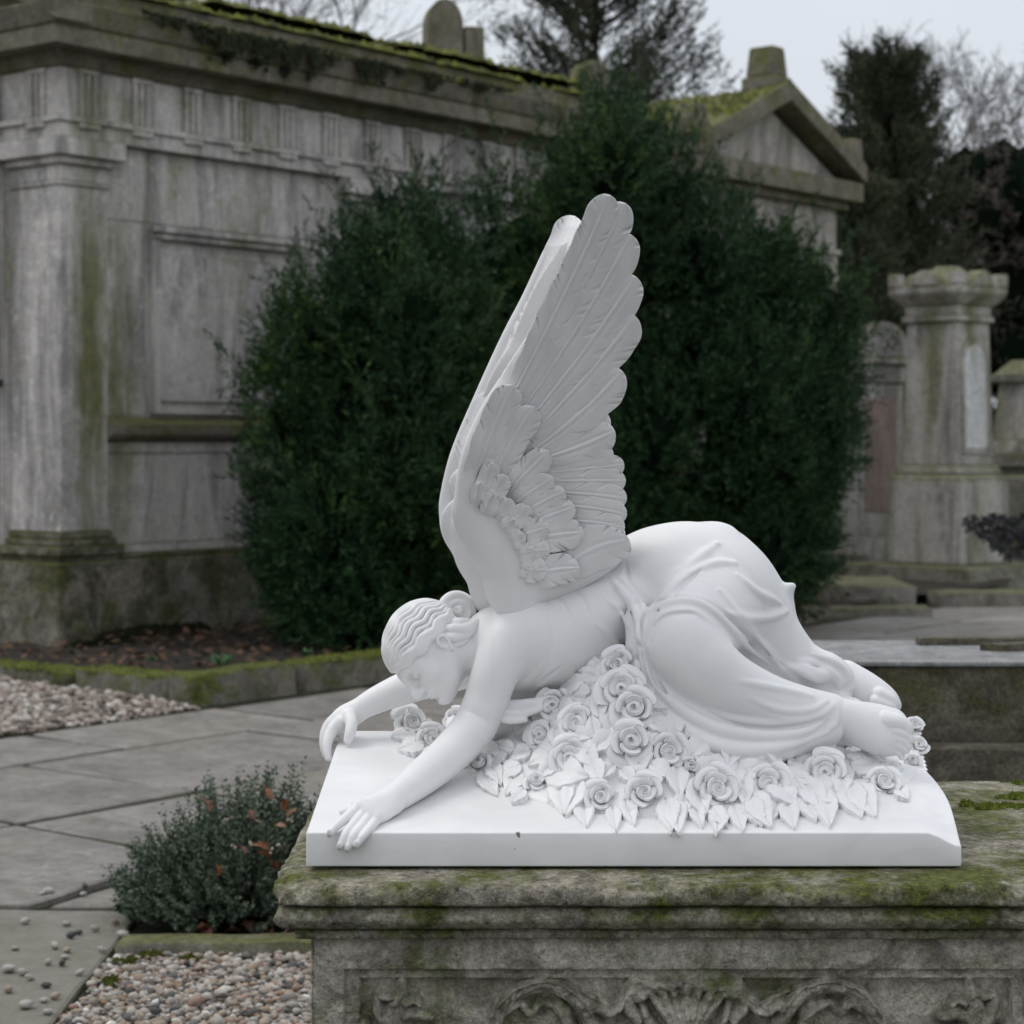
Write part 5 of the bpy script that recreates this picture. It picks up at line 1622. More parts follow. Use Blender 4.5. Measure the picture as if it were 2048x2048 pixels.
# moss on roof edge and cornice: ragged cushions
def moss_strip(pts, width, n, size, seed, name='roof_moss'):
    """cushions scattered along a polyline in mausoleum coordinates"""
    r_ = np.random.default_rng(seed); pts = np.array(pts, float)
    V, F = [], []
    for i in range(n):
        k = r_.integers(len(pts)-1); t = r_.uniform(); p = pts[k]*(1-t)+pts[k+1]*t
        if fbm(np.array([p[0]*1.3, seed, 0.]), 1, 3, seed) < r_.uniform(-.9, .15): continue
        p = p + np.array([0, r_.uniform(-1, 1)*width, 0])
        b = len(V); s_ = size*r_.uniform(.5, 1.4); an = r_.uniform(0, 6.28); h = s_*r_.uniform(.4, 1.1)
        for q in range(5): V.append((p[0]+1.5*s_*math.cos(an+q*1.257), p[1]+s_*math.sin(an+q*1.257), p[2]-.01))
        V.append((p[0]+r_.uniform(-1, 1)*s_*.4, p[1]+r_.uniform(-1, 1)*s_*.4, p[2]+h))
        F += [(b+q, b+(q+1) % 5, b+5) for q in range(5)]
    return props(obj(name, np_mesh(name, np.array(V), np.array(F), True, [M_ROOFMOSS]), mau), kind='stuff')
moss_strip([(.2, .02, 4.972), (3.2, .02, 4.972), (6.4, .02, 4.972)], .12, 2600, .045, 5)
moss_strip([(.2, .35, 5.10), (3.0, .35, 5.10), (6.4, .35, 5.10)], .34, 2600, .06, 8)
moss_strip([(.9, -.27, 4.772), (2.2, -.27, 4.772), (4.3, -.27, 4.772)], .09, 1500, .040, 6)

# dark creeper hanging under the cornice
M_IVY = leafmat('creeper_leaf', (.008, .012, .004), (.026, .034, .010), .8, 6)
r_ = np.random.default_rng(3); V, F = [], []
for i in range(9000):
    x = r_.uniform(.45, 4.9)
    lim = .30*np.clip(fbm(np.array([x*1.4, 4., 0.]), 1, 2, 12)*.7 + fbm(np.array([x*9, 1., 0.]), 1, 2, 31)*.55 + .22, 0, 1)*smooth01(.45, .9, x)*smooth01(4.9, 3.6, x)
    h = r_.uniform(-.02, .34)
    if h > lim*r_.uniform(.7, 1.1): continue
    y = -.375 - r_.uniform(0, .035) if h < .17 else -.31 - r_.uniform(0, .03)
    z = 4.77 - h
    s_ = r_.uniform(.010, .030); a = r_.uniform(0, 6.28); b = len(V)
    e1 = np.array([math.cos(a), r_.uniform(-.4, .4), math.sin(a)])*s_; e2 = np.array([-math.sin(a), r_.uniform(-.4, .4), math.cos(a)])*s_*.7
    for q in (-e1-e2*.3, e2, e1-e2*.3, -e2): V.append(np.array([x, y, z])+q)
    F.append((b, b+1, b+2, b+3))
iv = obj('creeper', np_mesh('creeper', np.array(V), np.array(F), False, [M_IVY]))
iv.location = (KX, KY, 0); iv.rotation_euler = (0, 0, ANG); props(iv, 'dark creeper hanging under the mossy cornice of the big mausoleum', 'creeper')

# ================================================================== SMALLER TEMPLE TOMB BEHIND THE YEWS
M_TEMP = stone('temple_stone', base=(.50, .465, .43), dark=(.15, .14, .125), moss=(.12, .125, .04), moss_amt=.7, moss_up=.5, streak=True, scale=.8, bump=.4, bdist=.02, speck=.5)
t2 = thing('temple_tomb', 'small stone temple tomb with mossy gabled roof rising behind the yews', 'mausoleum', (1.945, 23.25, 0), ANG)
WX, DY = 3.49, 4.4
mb = MB(); mb.box(.22, WX-.22, .06, DY, 0, 4.15); mb.build('wall', M_TEMP, t2, bevel=.01)
mb = MB(); mb.box(.05, WX-.05, -.12, DY, -.1, .6); mb.build('plinth', M_PLINTH, t2, bevel=.02)
for x in (.22, WX-.62):
    mb = MB(); mb.box(x, x+.40, -.02, .0595, .6, 3.45); o = mb.build('pilaster', M_TEMP, t2, bevel=.008)
    mb = MB(); mb.box(x-.06, x+.46, -.08, .06, 3.4505, 3.66); mb.box(x-.03, x+.43, -.05, .06, 3.30, 3.36); mb.build('capital', M_TEMP, o, bevel=.01)
mb = MB(); mb.box(.16, WX-.16, -.06, DY, 3.6605, 3.90); mb.box(.12, WX-.12, -.10, DY, 3.9005, 3.97); mb.build('architrave', M_TEMP, t2, bevel=.006)
mb = MB(); mb.box(.17, WX-.17, -.05, DY, 3.9705, 4.46); mb.box(.55, WX-.60, -.062, -.051, 4.05, 4.38); mb.build('frieze', M_TEMP, t2, bevel=.006)
mb = MB(); mb.box(.05, WX-.05, -.16, DY, 4.4605, 4.56); mb.box(-.08, WX+.08, -.30, DY, 4.5605, 4.80); mb.build('cornice', M_CORN, t2, bevel=.012)
ap = 5.62
mb = MB(); mb.prism([(.1, 4.801), (WX-.1, 4.801), (WX/2, ap-.12)], 'y', -.06, .10); mb.build('tympanum', M_TEMP, t2)
for sg in (0, 1):
    mb = MB()
    x0 = -.10 if sg == 0 else WX+.10
    V = []
    for y in (-.34, .12): V += [(x0, y, 4.8005), (WX/2, y, ap-.02), (WX/2, y, ap+.22), (x0, y, 5.02)]
    mb.add(V, [(0,1,2,3),(7,6,5,4),(0,4,5,1),(1,5,6,2),(2,6,7,3),(3,7,4,0)])
    mb.build('raking_cornice', M_CORN, t2, bevel=.012)
mb = MB(); mb.prism([(-.12, 4.82), (WX+.12, 4.82), (WX+.12, 4.95), (WX/2, ap+.16), (-.12, 4.95)], 'y', .125, DY); mb.build('roof', M_CORN, t2, bevel=.01)
# moss on the left slope
r_ = np.random.default_rng(9); V, F = [], []
for i in range(1300):
    u_ = r_.uniform(.30, .98); y = r_.uniform(-.3, 3.0); x = -.10 + (WX/2+.10)*u_; z = 5.02 + (ap+.20-5.02)*u_ + (.0 if y < .12 else -.06)
    if fbm(np.array([x, y, 0.]), 1.4, 3, 4) < r_.uniform(-.4, .4): continue
    b = len(V); s_ = r_.uniform(.03, .07); an = r_.uniform(0, 6.28)
    for q in range(5): V.append((x+s_*math.cos(an+q*1.257), y+s_*math.sin(an+q*1.257), z+s_*math.cos(an+q*1.257)*.66-.01))
    V.append((x-.02, y, z+s_*.9)); F += [(b+q, b+(q+1) % 5, b+5) for q in range(5)]
props(obj('roof_moss', np_mesh('roof_moss', np.array(V), np.array(F), True, [M_ROOFMOSS]), t2), kind='stuff')
mb = MB(); mb.frustum((.17, .20), (.13, .17), 0, .36); mb.box(-.20, .20, -.24, .24, -.20, -.0005); o = mb.build('acroterion', M_CORN, t2, bevel=.03); o.location = (WX/2, .0, ap+.28)
for x in (-.06, WX+.02):
    mb = MB(); mb.prism([(-.14, 0), (.14, 0), (.14, .22), (.09, .36), (-.09, .36), (-.14, .22)], 'y', -.15, .15); o = mb.build('acroterion', M_CORN, t2, bevel=.02); o.location = (x, -.1, 5.0)

# dark creeping growth at the foot of the plinth
M_MAT = leafmat('dark_creeper', (.006, .008, .003), (.022, .026, .008), .9, 9)
r_ = np.random.default_rng(41); V, F = [], []
oc = np.array([-2.55, 15.3, .1])
for i in range(5200):
    px = r_.uniform(150, 436); top = np.interp(px, (150, 200, 300, 350, 400, 436), (1292, 1272, 1248, 1220, 1240, 1285)) + 14*fbm(np.array([px*.05, 0., 0.]), 1, 3, 3)
    py = r_.uniform(top, 1300)
    Yk = 15.45 + (px-150)*.0038 - (py-1220)*.006
    p = P(px, py, Yk)-oc; s_ = r_.uniform(.012, .032); a = r_.uniform(0, 6.28); b = len(V)
    e1 = np.array([math.cos(a), r_.uniform(-.5, .5), math.sin(a)])*s_; e2 = np.array([-math.sin(a), r_.uniform(-.5, .5), math.cos(a)])*s_*.7
    for q in (-e1, e2, e1, -e2): V.append(p+q)
    F.append((b, b+1, b+2, b+3))
o = obj('creeper', np_mesh('creeper', np.array(V), np.array(F), False, [M_MAT]), loc=tuple(oc)); props(o, 'dark mat of creeping growth climbing the foot of the mausoleum plinth', 'creeper')
# ================================================================== MONUMENTS AND GRAVES ON THE RIGHT
M_MON = stone('monument_stone', base=(.48, .455, .42), dark=(.15, .14, .135), moss=(.13, .14, .04), pale=(.64, .63, .61), moss_amt=.75, moss_up=.35, streak=True, scale=.9, bump=.4, bdist=.02, speck=.5, mossbias=.06, dark_amt=.8)
M_PINK = stone('red_granite', base=(.36, .27, .25), dark=(.18, .14, .13), moss=(.08, .08, .03), moss_amt=.3, moss_up=.2, streak=True, scale=1.0, bump=.2, bdist=.01, pale_amt=.1)
M_LOW = stone('low_grave_stone', base=(.31, .29, .25), dark=(.09, .085, .07), moss=(.095, .10, .026), moss_amt=.75, moss_up=.3, scale=1.1, bump=.7, bdist=.02, mossbias=.02)
M_LEDGER = stone('ledger_stone', base=(.16, .145, .11), dark=(.045, .04, .028), moss=(.085, .085, .024), pale=(.36, .36, .36), moss_amt=.65, moss_up=.0, scale=2.2, bump=.9, bdist=.012, pale_amt=.10, dark_amt=.7, mott=.85)
M_LEDGTOP = stone('ledger_top', base=(.30, .30, .305), dark=(.11, .11, .11), moss=(.10, .10, .06), pale=(.5, .5, .5), moss_amt=.35, moss_up=.0, scale=2.4, bump=.5, bdist=.01, pale_amt=.5, dark_amt=.5)

# tall pedestal monument, corner towards the viewer
Yp = 22.2; c0 = np.array([(1898-1024)*Yp/FPX, Yp])          # near edge of the die
cen = np.array([(1896-1024)*22.7/FPX, 22.7])
ped = thing('pedestal_monument', 'tall pale stone pedestal monument with arched panel and eared cap, behind the path', 'monument', (cen[0], cen[1], 0), R(44))
mb = MB(); mb.box(-.80, .80, -.80, .80, -.05, .26); mb.build('step', M_LOW, ped, bevel=.03)
mb = MB(); mb.box(-.47, .47, -.47, .47, .2605, 1.17); mb.frustum(.47, .41, 1.1705, 1.24); mb.frustum(.43, .39, 1.2405, 1.33); mb.build('base', M_MON, ped, bevel=.02)
mb = MB(); mb.frustum(.355, .318, 1.3305, 2.88); sh = mb.build('shaft', M_MON, ped, bevel=.012)
mb = MB(); mb.frustum(.36, .36, 2.8805, 2.95); mb.frustum(.33, .34, 2.9505, 3.06); mb.frustum(.36, .46, 3.0605, 3.17); mb.build('capital', M_MON, ped, bevel=.012)
mb = MB(); mb.frustum(.46, .47, 3.1705, 3.26)
for i in (-1, 1):
    for j in (-1, 1): mb.box(.47*i-.14*(i > 0), .47*i+.14*(i < 0), .47*j-.14*(j > 0), .47*j+.14*(j < 0), 3.2605, 3.41)
for rot in range(4):
    n = 8; pts = [(.18*math.cos(R(a)), 3.2605+.18*math.sin(R(a))) for a in np.linspace(0, 180, n)]
    a_, b_ = (-.475, -.30) if rot < 2 else (.30, .475)
    mb.prism(pts, 'y' if rot % 2 == 0 else 'x', a_, b_)
mb.frustum(.29, .10, 3.2605, 3.50)
mb.build('cap', M_MON, ped, bevel=.02)
# arched white inset panel on the right hand face (local -y)
def arch_panel(o, w, z0, z1, y, m, nm, par):
    mb = MB(); pts = [(-w, z0), (w, z0), (w, z1)] + [(w*math.cos(R(a)), z1+w*1.15*math.sin(R(a))) for a in range(15, 180, 15)] + [(-w, z1)]
    mb.prism(pts, 'y', y, y+.03); return mb.build(nm, m, par, bevel=.004)
M_WHITEP = stone('pale_panel', base=(.66, .66, .66), dark=(.38, .38, .37), moss=(.25, .26, .10), moss_amt=.6, streak=True, scale=.9, bump=.2, bdist=.01, mossbias=-.02)
fr_ = arch_panel(None, .255, 1.44, 2.42, -.392, M_MON, 'arched_frame', sh); fr_.rotation_euler = (R(-1.4), 0, 0); fr_.location = (0, -.014, 0)
pa = arch_panel(None, .20, 1.50, 2.40, -.398, M_WHITEP, 'arched_panel', sh); pa.rotation_euler = (R(-1.4), 0, 0); pa.location = (0, -.014, 0)

# gabled headstone pillar behind it, left
Yq = 25.0; c = np.array([(1748-1024)*Yq/FPX, Yq])
gab = thing('gabled_monument', 'gabled stone monument with reddish granite panel, left of the tall pedestal', 'monument', (c[0], c[1], 0), R(12))
mb = MB(); mb.box(-.42, .42, -.3, .3, -.05, .45); mb.build('base', M_MON, gab, bevel=.02)
mb = MB(); mb.box(-.29, .29, -.22, .22, .4505, 2.28); mb.build('shaft', M_MON, gab, bevel=.012)
mb = MB(); mb.box(-.20, .20, -.235, -.221, .75, 2.10); mb.build('granite_panel', M_PINK, gab, bevel=.004)
mb = MB(); mb.box(-.31, .31, -.25, .25, 2.2805, 2.50); mb.box(-.36, .36, -.30, .30, 2.5005, 2.58)
pts = [(-.36, 2.5805), (.36, 2.5805), (.36, 2.68)] + [(.33*math.cos(R(a)), 2.72+.30*math.sin(R(a))) for a in range(10, 180, 20)] + [(-.36, 2.68)]
mb.prism(pts, 'y', -.28, .28); mb.build('cap', M_MON, gab, bevel=.02)
c = np.array([(1672-1024)*23.5/FPX, 23.5])
hs = thing('headstone', 'slim pale headstone half hidden behind the right side of the big yew', 'headstone', (c[0], c[1], 0), R(8))
mb = MB(); pts = [(-.24, .3), (.24, .3), (.24, 1.5)] + [(.24*math.cos(R(a)), 1.5+.2*math.sin(R(a))) for a in range(20, 180, 20)] + [(-.24, 1.5)]; mb.prism(pts, 'y', -.07, .07); mb.build('stone', M_MON, hs, bevel=.012)
mb = MB(); mb.box(-.34, .34, -.16, .16, -.05, .2995); mb.build('base', M_LOW, hs, bevel=.015)
# urn monument at the right edge
Yu = 27.0; c = np.array([(2040-1024)*Yu/FPX, Yu])
urn = thing('urn_monument', 'grey stone monument with tapering top cut by the right photo edge', 'monument', (c[0], c[1], 0), ANG)
mb = MB(); mb.box(-.5, .5, -.5, .5, -.05, 1.25); mb.box(-.58, .58, -.58, .58, 1.2505, 1.42); mb.build('base', M_LOW, urn, bevel=.02)
mb = MB(); mb.frustum(.40, .36, 1.4205, 1.60); mb.frustum(.27, .20, 1.6005, 2.35); mb.build('shaft', M_MON, urn, bevel=.012)
mb = MB(); mb.frustum(.28, .30, 2.3505, 2.45); mb.frustum(.26, .08, 2.4505, 2.64); mb.build('cap', M_MON, urn, bevel=.012)
# long low tomb between the pedestal and the urn monument
c = np.array([(2010-1024)*23.6/FPX, 23.6])
lt = block('low_tomb', (c[0]+.5, c[1]+1.0, -.05), (1.5, .8, 1.22), ANG, M_LOW, 60, bev=.03, rough=.01); props(lt, 'low grey tomb block right of the tall pedestal monument', 'tomb')

# kerbed graves in front
def ground_block(nm, px0, px1, Y0, Y1, h, m, lab, cat, seed, rz=0):
    x0, x1 = (px0-1024)*Y0/FPX, (px1-1024)*Y0/FPX
    o = block(nm, ((x0+x1)/2, (Y0+Y1)/2, -.05), (x1-x0, Y1-Y0, h+.05), rz, m, seed, bev=.02, rough=.012)
    props(o, lab, cat); return o
ground_block('grave_slab', 1590, 1832, 19.6, 21.0, .225, M_LOW, 'low thick mossy grave slab at the foot of the yew, right of the marble drapery', 'grave', 70)
ground_block('grave_kerb', 1560, 1868, 18.7, 19.0, .085, M_LOW, 'thin stone kerb lying in front of the mossy grave slab', 'kerb', 71, R(4))
ground_block('grave_kerb', 1876, 2120, 19.9, 20.4, .13, M_LOW, 'stone kerb in front of the tall pedestal monument, running out right', 'kerb', 72, R(6))
c = G(1760, 1085, 0); 
# dark metal flower ornament at the right edge
M_DARKM = mat('dark_bronze'); M_DARKM[2].inputs['Base Color'].default_value = (.02, .02, .02, 1); M_DARKM[2].inputs['Roughness'].default_value = .5
r_ = np.random.default_rng(4); Yd = 17.5; V, F = [], []
for i in range(150):
    ang = r_.uniform(0, 6.28); q = r_.uniform(.0, 1.0)**.6*(1+.3*math.sin(ang*3))
    pc = np.array([(2036-1024)*Yd/FPX + .34*q*math.cos(ang)*1.2, Yd + r_.uniform(-.12, .12), CZ-(1065-HY)*Yd/FPX + .17*q*math.sin(ang)])
    for k in range(5):
        a = k*1.257 + r_.uniform(-.2, .2); b = len(V); s_ = r_.uniform(.025, .05)
        d = np.array([math.cos(a), r_.uniform(-.8, .1), math.sin(a)]); e = np.array([-math.sin(a), 0, math.cos(a)])
        V += [pc, pc+d*s_*.6+e*s_*.4, pc+d*s_*1.3, pc+d*s_*.6-e*s_*.4]; F.append((b, b+1, b+2, b+3))
Va = np.array(V); pc = np.array([(2036-1024)*Yd/FPX, Yd, 0])
sh_ = thing('dead_plant', 'dark withered flower head on a stalk at the right photo edge', 'plant', tuple(pc))
tw_ = MB()
for a in range(0, 360, 30): tw_.tube([(.02, 0, .80), (.02+.2*math.cos(R(a)), 0, .82+.1*math.sin(R(a))), (.02+.38*math.cos(R(a)), 0, .82+.18*math.sin(R(a)))], .006, 4)
tw_.v.append(Va-pc); tw_.f += [tuple(i+tw_.n for i in f) for f in F]
obj('flower_head', tw_.mesh('flower_head', M_DARKM[0]), sh_)['kind'] = 'stuff'
mb = MB(); mb.tube([(.12, 0, 0), (.12, 0, .35), (.06, 0, .8)], [.02, .016, .012], 6); mb.build('stalk', M_DARKM[0], sh_)

# dark stone ledger tomb close behind on the right, with a flat cross on it
led = thing('ledger_tomb', 'low dark stone table tomb behind the marble foot, a flat cross lying on it', 'tomb', (2.4, 7.4, 0))
LO = np.array([2.4, 7.4, 0])
lx0 = (1672-1024)*7.0/FPX; lx1 = 3.4
def lblock(nm, x0, x1, y0, y1, z0, z1, m, seed, rough=.006, bev=.01):
    o = block(nm, ((x0+x1)/2-LO[0], (y0+y1)/2-LO[1], z0), (x1-x0, y1-y0, z1-z0), 0, m, seed, bev=bev, rough=rough, parent=led); return o
lblock('step', lx0-.02, lx1+.1, 6.86, 7.85, -.05, .575, M_LEDGER, 80, .010)
lblock('chest', lx0, lx1, 7.0, 7.72, .576, .835, M_LEDGER, 81, .006)
lblock('lid', lx0-.012, lx1+.01, 6.985, 7.735, .836, .852, M_LEDGTOP, 82, .002, .004)
crs = thing('stone_cross', 'flat dark stone cross lying on the ledger tomb at the right', 'cross', (1.6, 7.52, .852))
mb = MB()
mb.box(-.12, .62, .02, .09, 0, .028); cr = mb.build('arm', M_LEDGER, crs, bevel=.004)
mb = MB()
V = [(.06, -.16, .0), (.14, -.20, 0), (.62, .0195, 0), (.50, .0195, 0)]
mb.prism([(p[0], p[1]) for p in V], 'z', 0, .026); mb.build('shaft', M_LEDGER, crs, bevel=.004)
M_CREV = leafmat('crevice_moss', (.06, .07, .01), (.16, .16, .02), .95, 40)
V, F = moss_patch(0, 0, .045, .012, 0, 60, .008, 9)
o = obj('moss_cushion', np_mesh('moss_cushion', V, F, False, [M_CREV]), loc=(1.30, 6.95, .576)); props(o, 'yellow moss tuft on the step of the dark ledger tomb', 'moss')
# ================================================================== PLANTS
def unit(a): return a/np.maximum(np.linalg.norm(a, axis=-1, keepdims=True), 1e-9)

def leaf_quads(P_, D, L, Wd, rg, droop=.0):
    """rhombus leaves: base P_, direction D, length L, width Wd (arrays)"""
    n = len(P_)
    D = unit(D); r = unit(rg.normal(size=(n, 3)))
    S = unit(np.cross(D, r)); Nn = np.cross(S, D)
    L = np.broadcast_to(L, n)[:, None]; Wd = np.broadcast_to(Wd, n)[:, None]
    a = P_; b = P_ + D*L*.5 + S*Wd*.5 + Nn*Wd*.12; c = P_ + D*L - np.array([0, 0, 1])*L*droop; d = P_ + D*L*.5 - S*Wd*.5 + Nn*Wd*.12
    V = np.stack([a, b, c, d], 1).reshape(-1, 3)
    return V, np.arange(4*n).reshape(-1, 4)

def sprigs(P_, D, nl, slen, ll, lw, rg, spread=.9):
    """short shoots, each carrying nl narrow leaves in two loose rows"""
    n = len(P_); D = unit(D)
    S = unit(np.cross(D, unit(rg.normal(size=(n, 3)))))
    t = np.linspace(.12, 1.0, nl)
    base = P_[:, None] + D[:, None]*(t[None, :, None]*slen[:, None, None])
    sg = np.where(np.arange(nl) % 2 == 0, 1, -1)[None, :, None]
    dirs = D[:, None]*.75 + S[:, None]*sg*spread*(1.15-t)[None, :, None] + rg.normal(size=(n, nl, 3))*.28
    b = base.reshape(-1, 3); d = dirs.reshape(-1, 3)
    k = len(b)
    return leaf_quads(b, d, ll*rg.uniform(.7, 1.3, k), lw*rg.uniform(.7, 1.3, k), rg)

def blob(c, r, rg, sub=2):
    V0, F0 = ico(sub); V = V0*(1+.25*fbm(V0+rg.uniform(0, 50), 1.6, 2, 3))[:, None]
    return V*np.array(r)+np.array(c), F0

M_YEW = leafmat('yew_leaf', (.007, .024, .011), (.046, .100, .036), .55, 3.2, spec=.18)
M_YEW2 = leafmat('yew_leaf_young', (.014, .042, .014), (.075, .130, .034), .55, 2.0, spec=.18)
M_CORE = mat('yew_shade')[0]; M_CORE.node_tree.nodes['Principled BSDF'].inputs['Base Color'].default_value = (.006, .011, .006, 1); M_CORE.node_tree.nodes['Principled BSDF'].inputs['Roughness'].default_value = 1; M_CORE.node_tree.nodes['Principled BSDF'].inputs['Specular IOR Level'].default_value = 0  # near-black filler inside the crowns, its colour standing in for deep shade
M_BARK = stone('bark', base=(.075, .06, .045), dark=(.03, .025, .02), moss=(.05, .06, .02), moss_amt=.5, scale=2, bump=.8, bdist=.02)

def crown_from_rows(name, rows, Y, depth, nl, ns, lobe, seed, parent, ll=.054, lw=.014, up=.55, young=.25, plumes=()):
    """rows (py, x_left, x_right): how wide the bush is at each height; lobes fill that width and a like depth"""
    rg = np.random.default_rng(seed)
    rows = np.array(rows, float); k = Y/FPX
    cs, rs = [], []
    y0, y1 = rows[0, 0], rows[-1, 0]
    for i in range(nl):
        py = y0 + (y1-y0)*rg.uniform(0, 1)**.9
        xl, xr = np.interp(py, rows[:, 0], rows[:, 1]), np.interp(py, rows[:, 0], rows[:, 2])
        r = lobe*rg.uniform(.65, 1.25); rp = r/k
        half = (xr-xl)/2; r = min(r, half*k*.9); rp = r/k
        u = rg.uniform(-1, 1); x = (xl+xr)/2 + u*max(half-rp*.8, 0)
        py = min(max(py, y0+rp*.7), y1-rp*.2)
        dd = depth*math.sqrt(max(.05, 1-u*u))*min(1, half*k/ .6)
        w = rg.uniform(-1, 1)
        cs.append(P(x, py, Y) + np.array([0, w*dd, 0])); rs.append(np.array([r, r, r*rg.uniform(1.2, 1.7)]))
    for (x, py, r) in plumes:
        cs.append(P(x, py, Y) + np.array([0, rg.uniform(-.3, .1), 0])); rs.append(np.array([r*.55, r*.55, r*1.8]))
    cs, rs = np.array(cs), np.array(rs)
    which = rg.choice(len(cs), ns, p=(rs[:, 0]**2)/(rs[:, 0]**2).sum())
    d = unit(rg.normal(size=(ns, 3)))
    d[:, 1] -= .25; d = unit(d)
    rad = 1-.45*rg.uniform(0, 1, ns)**2.2
    pts = cs[which] + d*rs[which]*rad[:, None]
    keep = pts[:, 2] > .12
    # drop what lies deep inside another lobe
    for c, r in zip(cs, rs): keep &= (((pts-c)/r)**2).sum(1) > .38
    keep &= fbm(pts, 2.1, 3, seed+40) > -.48 - .40*rg.uniform(0, 1, ns)
    pts, d = pts[keep], d[keep]
    ax = unit(d*.75 + np.array([0, 0, up]) + rg.normal(size=d.shape)*.28)
    # long upright leading shoots that break the outline
    nsh = ns//55; w2 = rg.integers(len(cs), size=nsh); d2 = unit(rg.normal(size=(nsh, 3))+np.array([0, -.3, .55])); base = cs[w2]+d2*rs[w2]*.85
    dirs = unit(d2*.55+np.array([0, 0, .8])+rg.normal(size=(nsh, 3))*.2); Ls = rg.uniform(.20, .56, nsh)
    tt = np.linspace(0, 1, 8)
    sp = (base[:, None]+dirs[:, None]*(tt[None, :, None]*Ls[:, None, None])).reshape(-1, 3)
    sa = unit(np.repeat(dirs, 8, 0)+rg.normal(size=(nsh*8, 3))*.45)
    ok2 = sp[:, 2] > .15
    pts = np.concatenate([pts, sp[ok2]]); ax = np.concatenate([ax, sa[ok2]])
    V, F = sprigs(pts, ax, 12, rg.uniform(.09, .22, len(pts)), ll, lw, rg)
    Vs, Fs, mi = [V], [F], [np.zeros(len(F), int)]
    yo = (fbm(pts, 1.1, 2, seed) > .25 - young)
    mi[0] = np.repeat(yo & (rg.uniform(size=len(pts)) < .6), 12).astype(int)
    tri = []; off = len(V); VV = [V]
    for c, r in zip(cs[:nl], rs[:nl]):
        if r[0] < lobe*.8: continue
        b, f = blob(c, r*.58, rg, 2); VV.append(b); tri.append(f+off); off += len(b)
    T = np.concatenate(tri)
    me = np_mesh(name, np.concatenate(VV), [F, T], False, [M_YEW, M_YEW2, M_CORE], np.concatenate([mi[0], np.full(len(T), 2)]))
    org = np.array(parent.location)
    o = obj(name, me, parent, tuple(-org)); return o

def trunk(parent, pts, r0, r1, m=None, name='trunk'):
    mb = MB(); n = len(pts); mb.tube(pts, [r0+(r1-r0)*i/(n-1) for i in range(n)], 9)
    return mb.build(name, m or M_BARK, parent, smooth=True)

def yew(rows, Y, depth, nl, ns, lobe, seed, label, bx, plumes=(), **k):
    x = (bx-1024)*Y/FPX
    t = thing('yew_bush', label, 'yew', (x, Y, 0), 0, 'yews in front of the mausoleum')
    crown_from_rows('crown', rows, Y, depth, nl, ns, lobe, seed, t, plumes=plumes, **k)
    for i in range(4):
        a = i*1.6+seed
        trunk(t, [(.06*math.cos(a), .06*math.sin(a), 0), (.14*math.cos(a), .14*math.sin(a), .5), (.3*math.cos(a), .3*math.sin(a), 1.2), (.42*math.cos(a), .42*math.sin(a), 2.0)], .05, .02, name='stem')
    return t
yew([(520,730,860),(570,650,930),(640,600,1010),(720,540,1060),(800,505,1080),(900,475,1080),(1000,480,1080),(1100,520,1060),(1200,570,1020),(1262,640,980)], 15.2, .75, 96, 21000, .25, 3,
    'broad dark green yew bush left of the wings, in front of the mausoleum wall', 760,
    plumes=[(800,490,.20),(860,520,.18),(655,600,.20),(740,560,.16),(560,700,.18),(535,680,.09),(520,790,.18),(910,540,.18),(690,570,.14),(600,650,.10),(830,470,.10),(770,480,.09)])
yew([(290,1180,1270),(360,1110,1370),(430,970,1440),(510,910,1500),(620,910,1560),(720,940,1590),(850,950,1600),(1000,980,1600),(1120,1020,1590),(1220,1100,1560)], 17.2, .95, 120, 25000, .30, 5,
    'tallest dark green yew, rising directly behind the raised wings', 1250, plumes=[(1180,310,.20),(1240,300,.22),(1130,360,.2),(1010,410,.2),(985,460,.16),(1300,350,.2),(1380,410,.2),(1440,440,.14),(1080,400,.16),(1420,490,.26),(1350,400,.26),(1450,520,.3),(1400,600,.3),(1000,450,.24),(940,520,.24),(930,620,.26),(1400,780,.3),(1400,900,.3)])
yew([(530,1500,1580),(580,1470,1650),(640,1450,1700),(740,1430,1715),(850,1420,1710),(960,1430,1695),(1060,1450,1670),(1150,1470,1625),(1195,1500,1600)], 17.8, .8, 84, 16000, .27, 8,
    'yew bush on the right, in front of the small temple tomb', 1570, plumes=[(1540,550,.18),(1490,500,.12),(1600,590,.2),(1680,640,.18),(1700,720,.16),(1660,590,.14)])

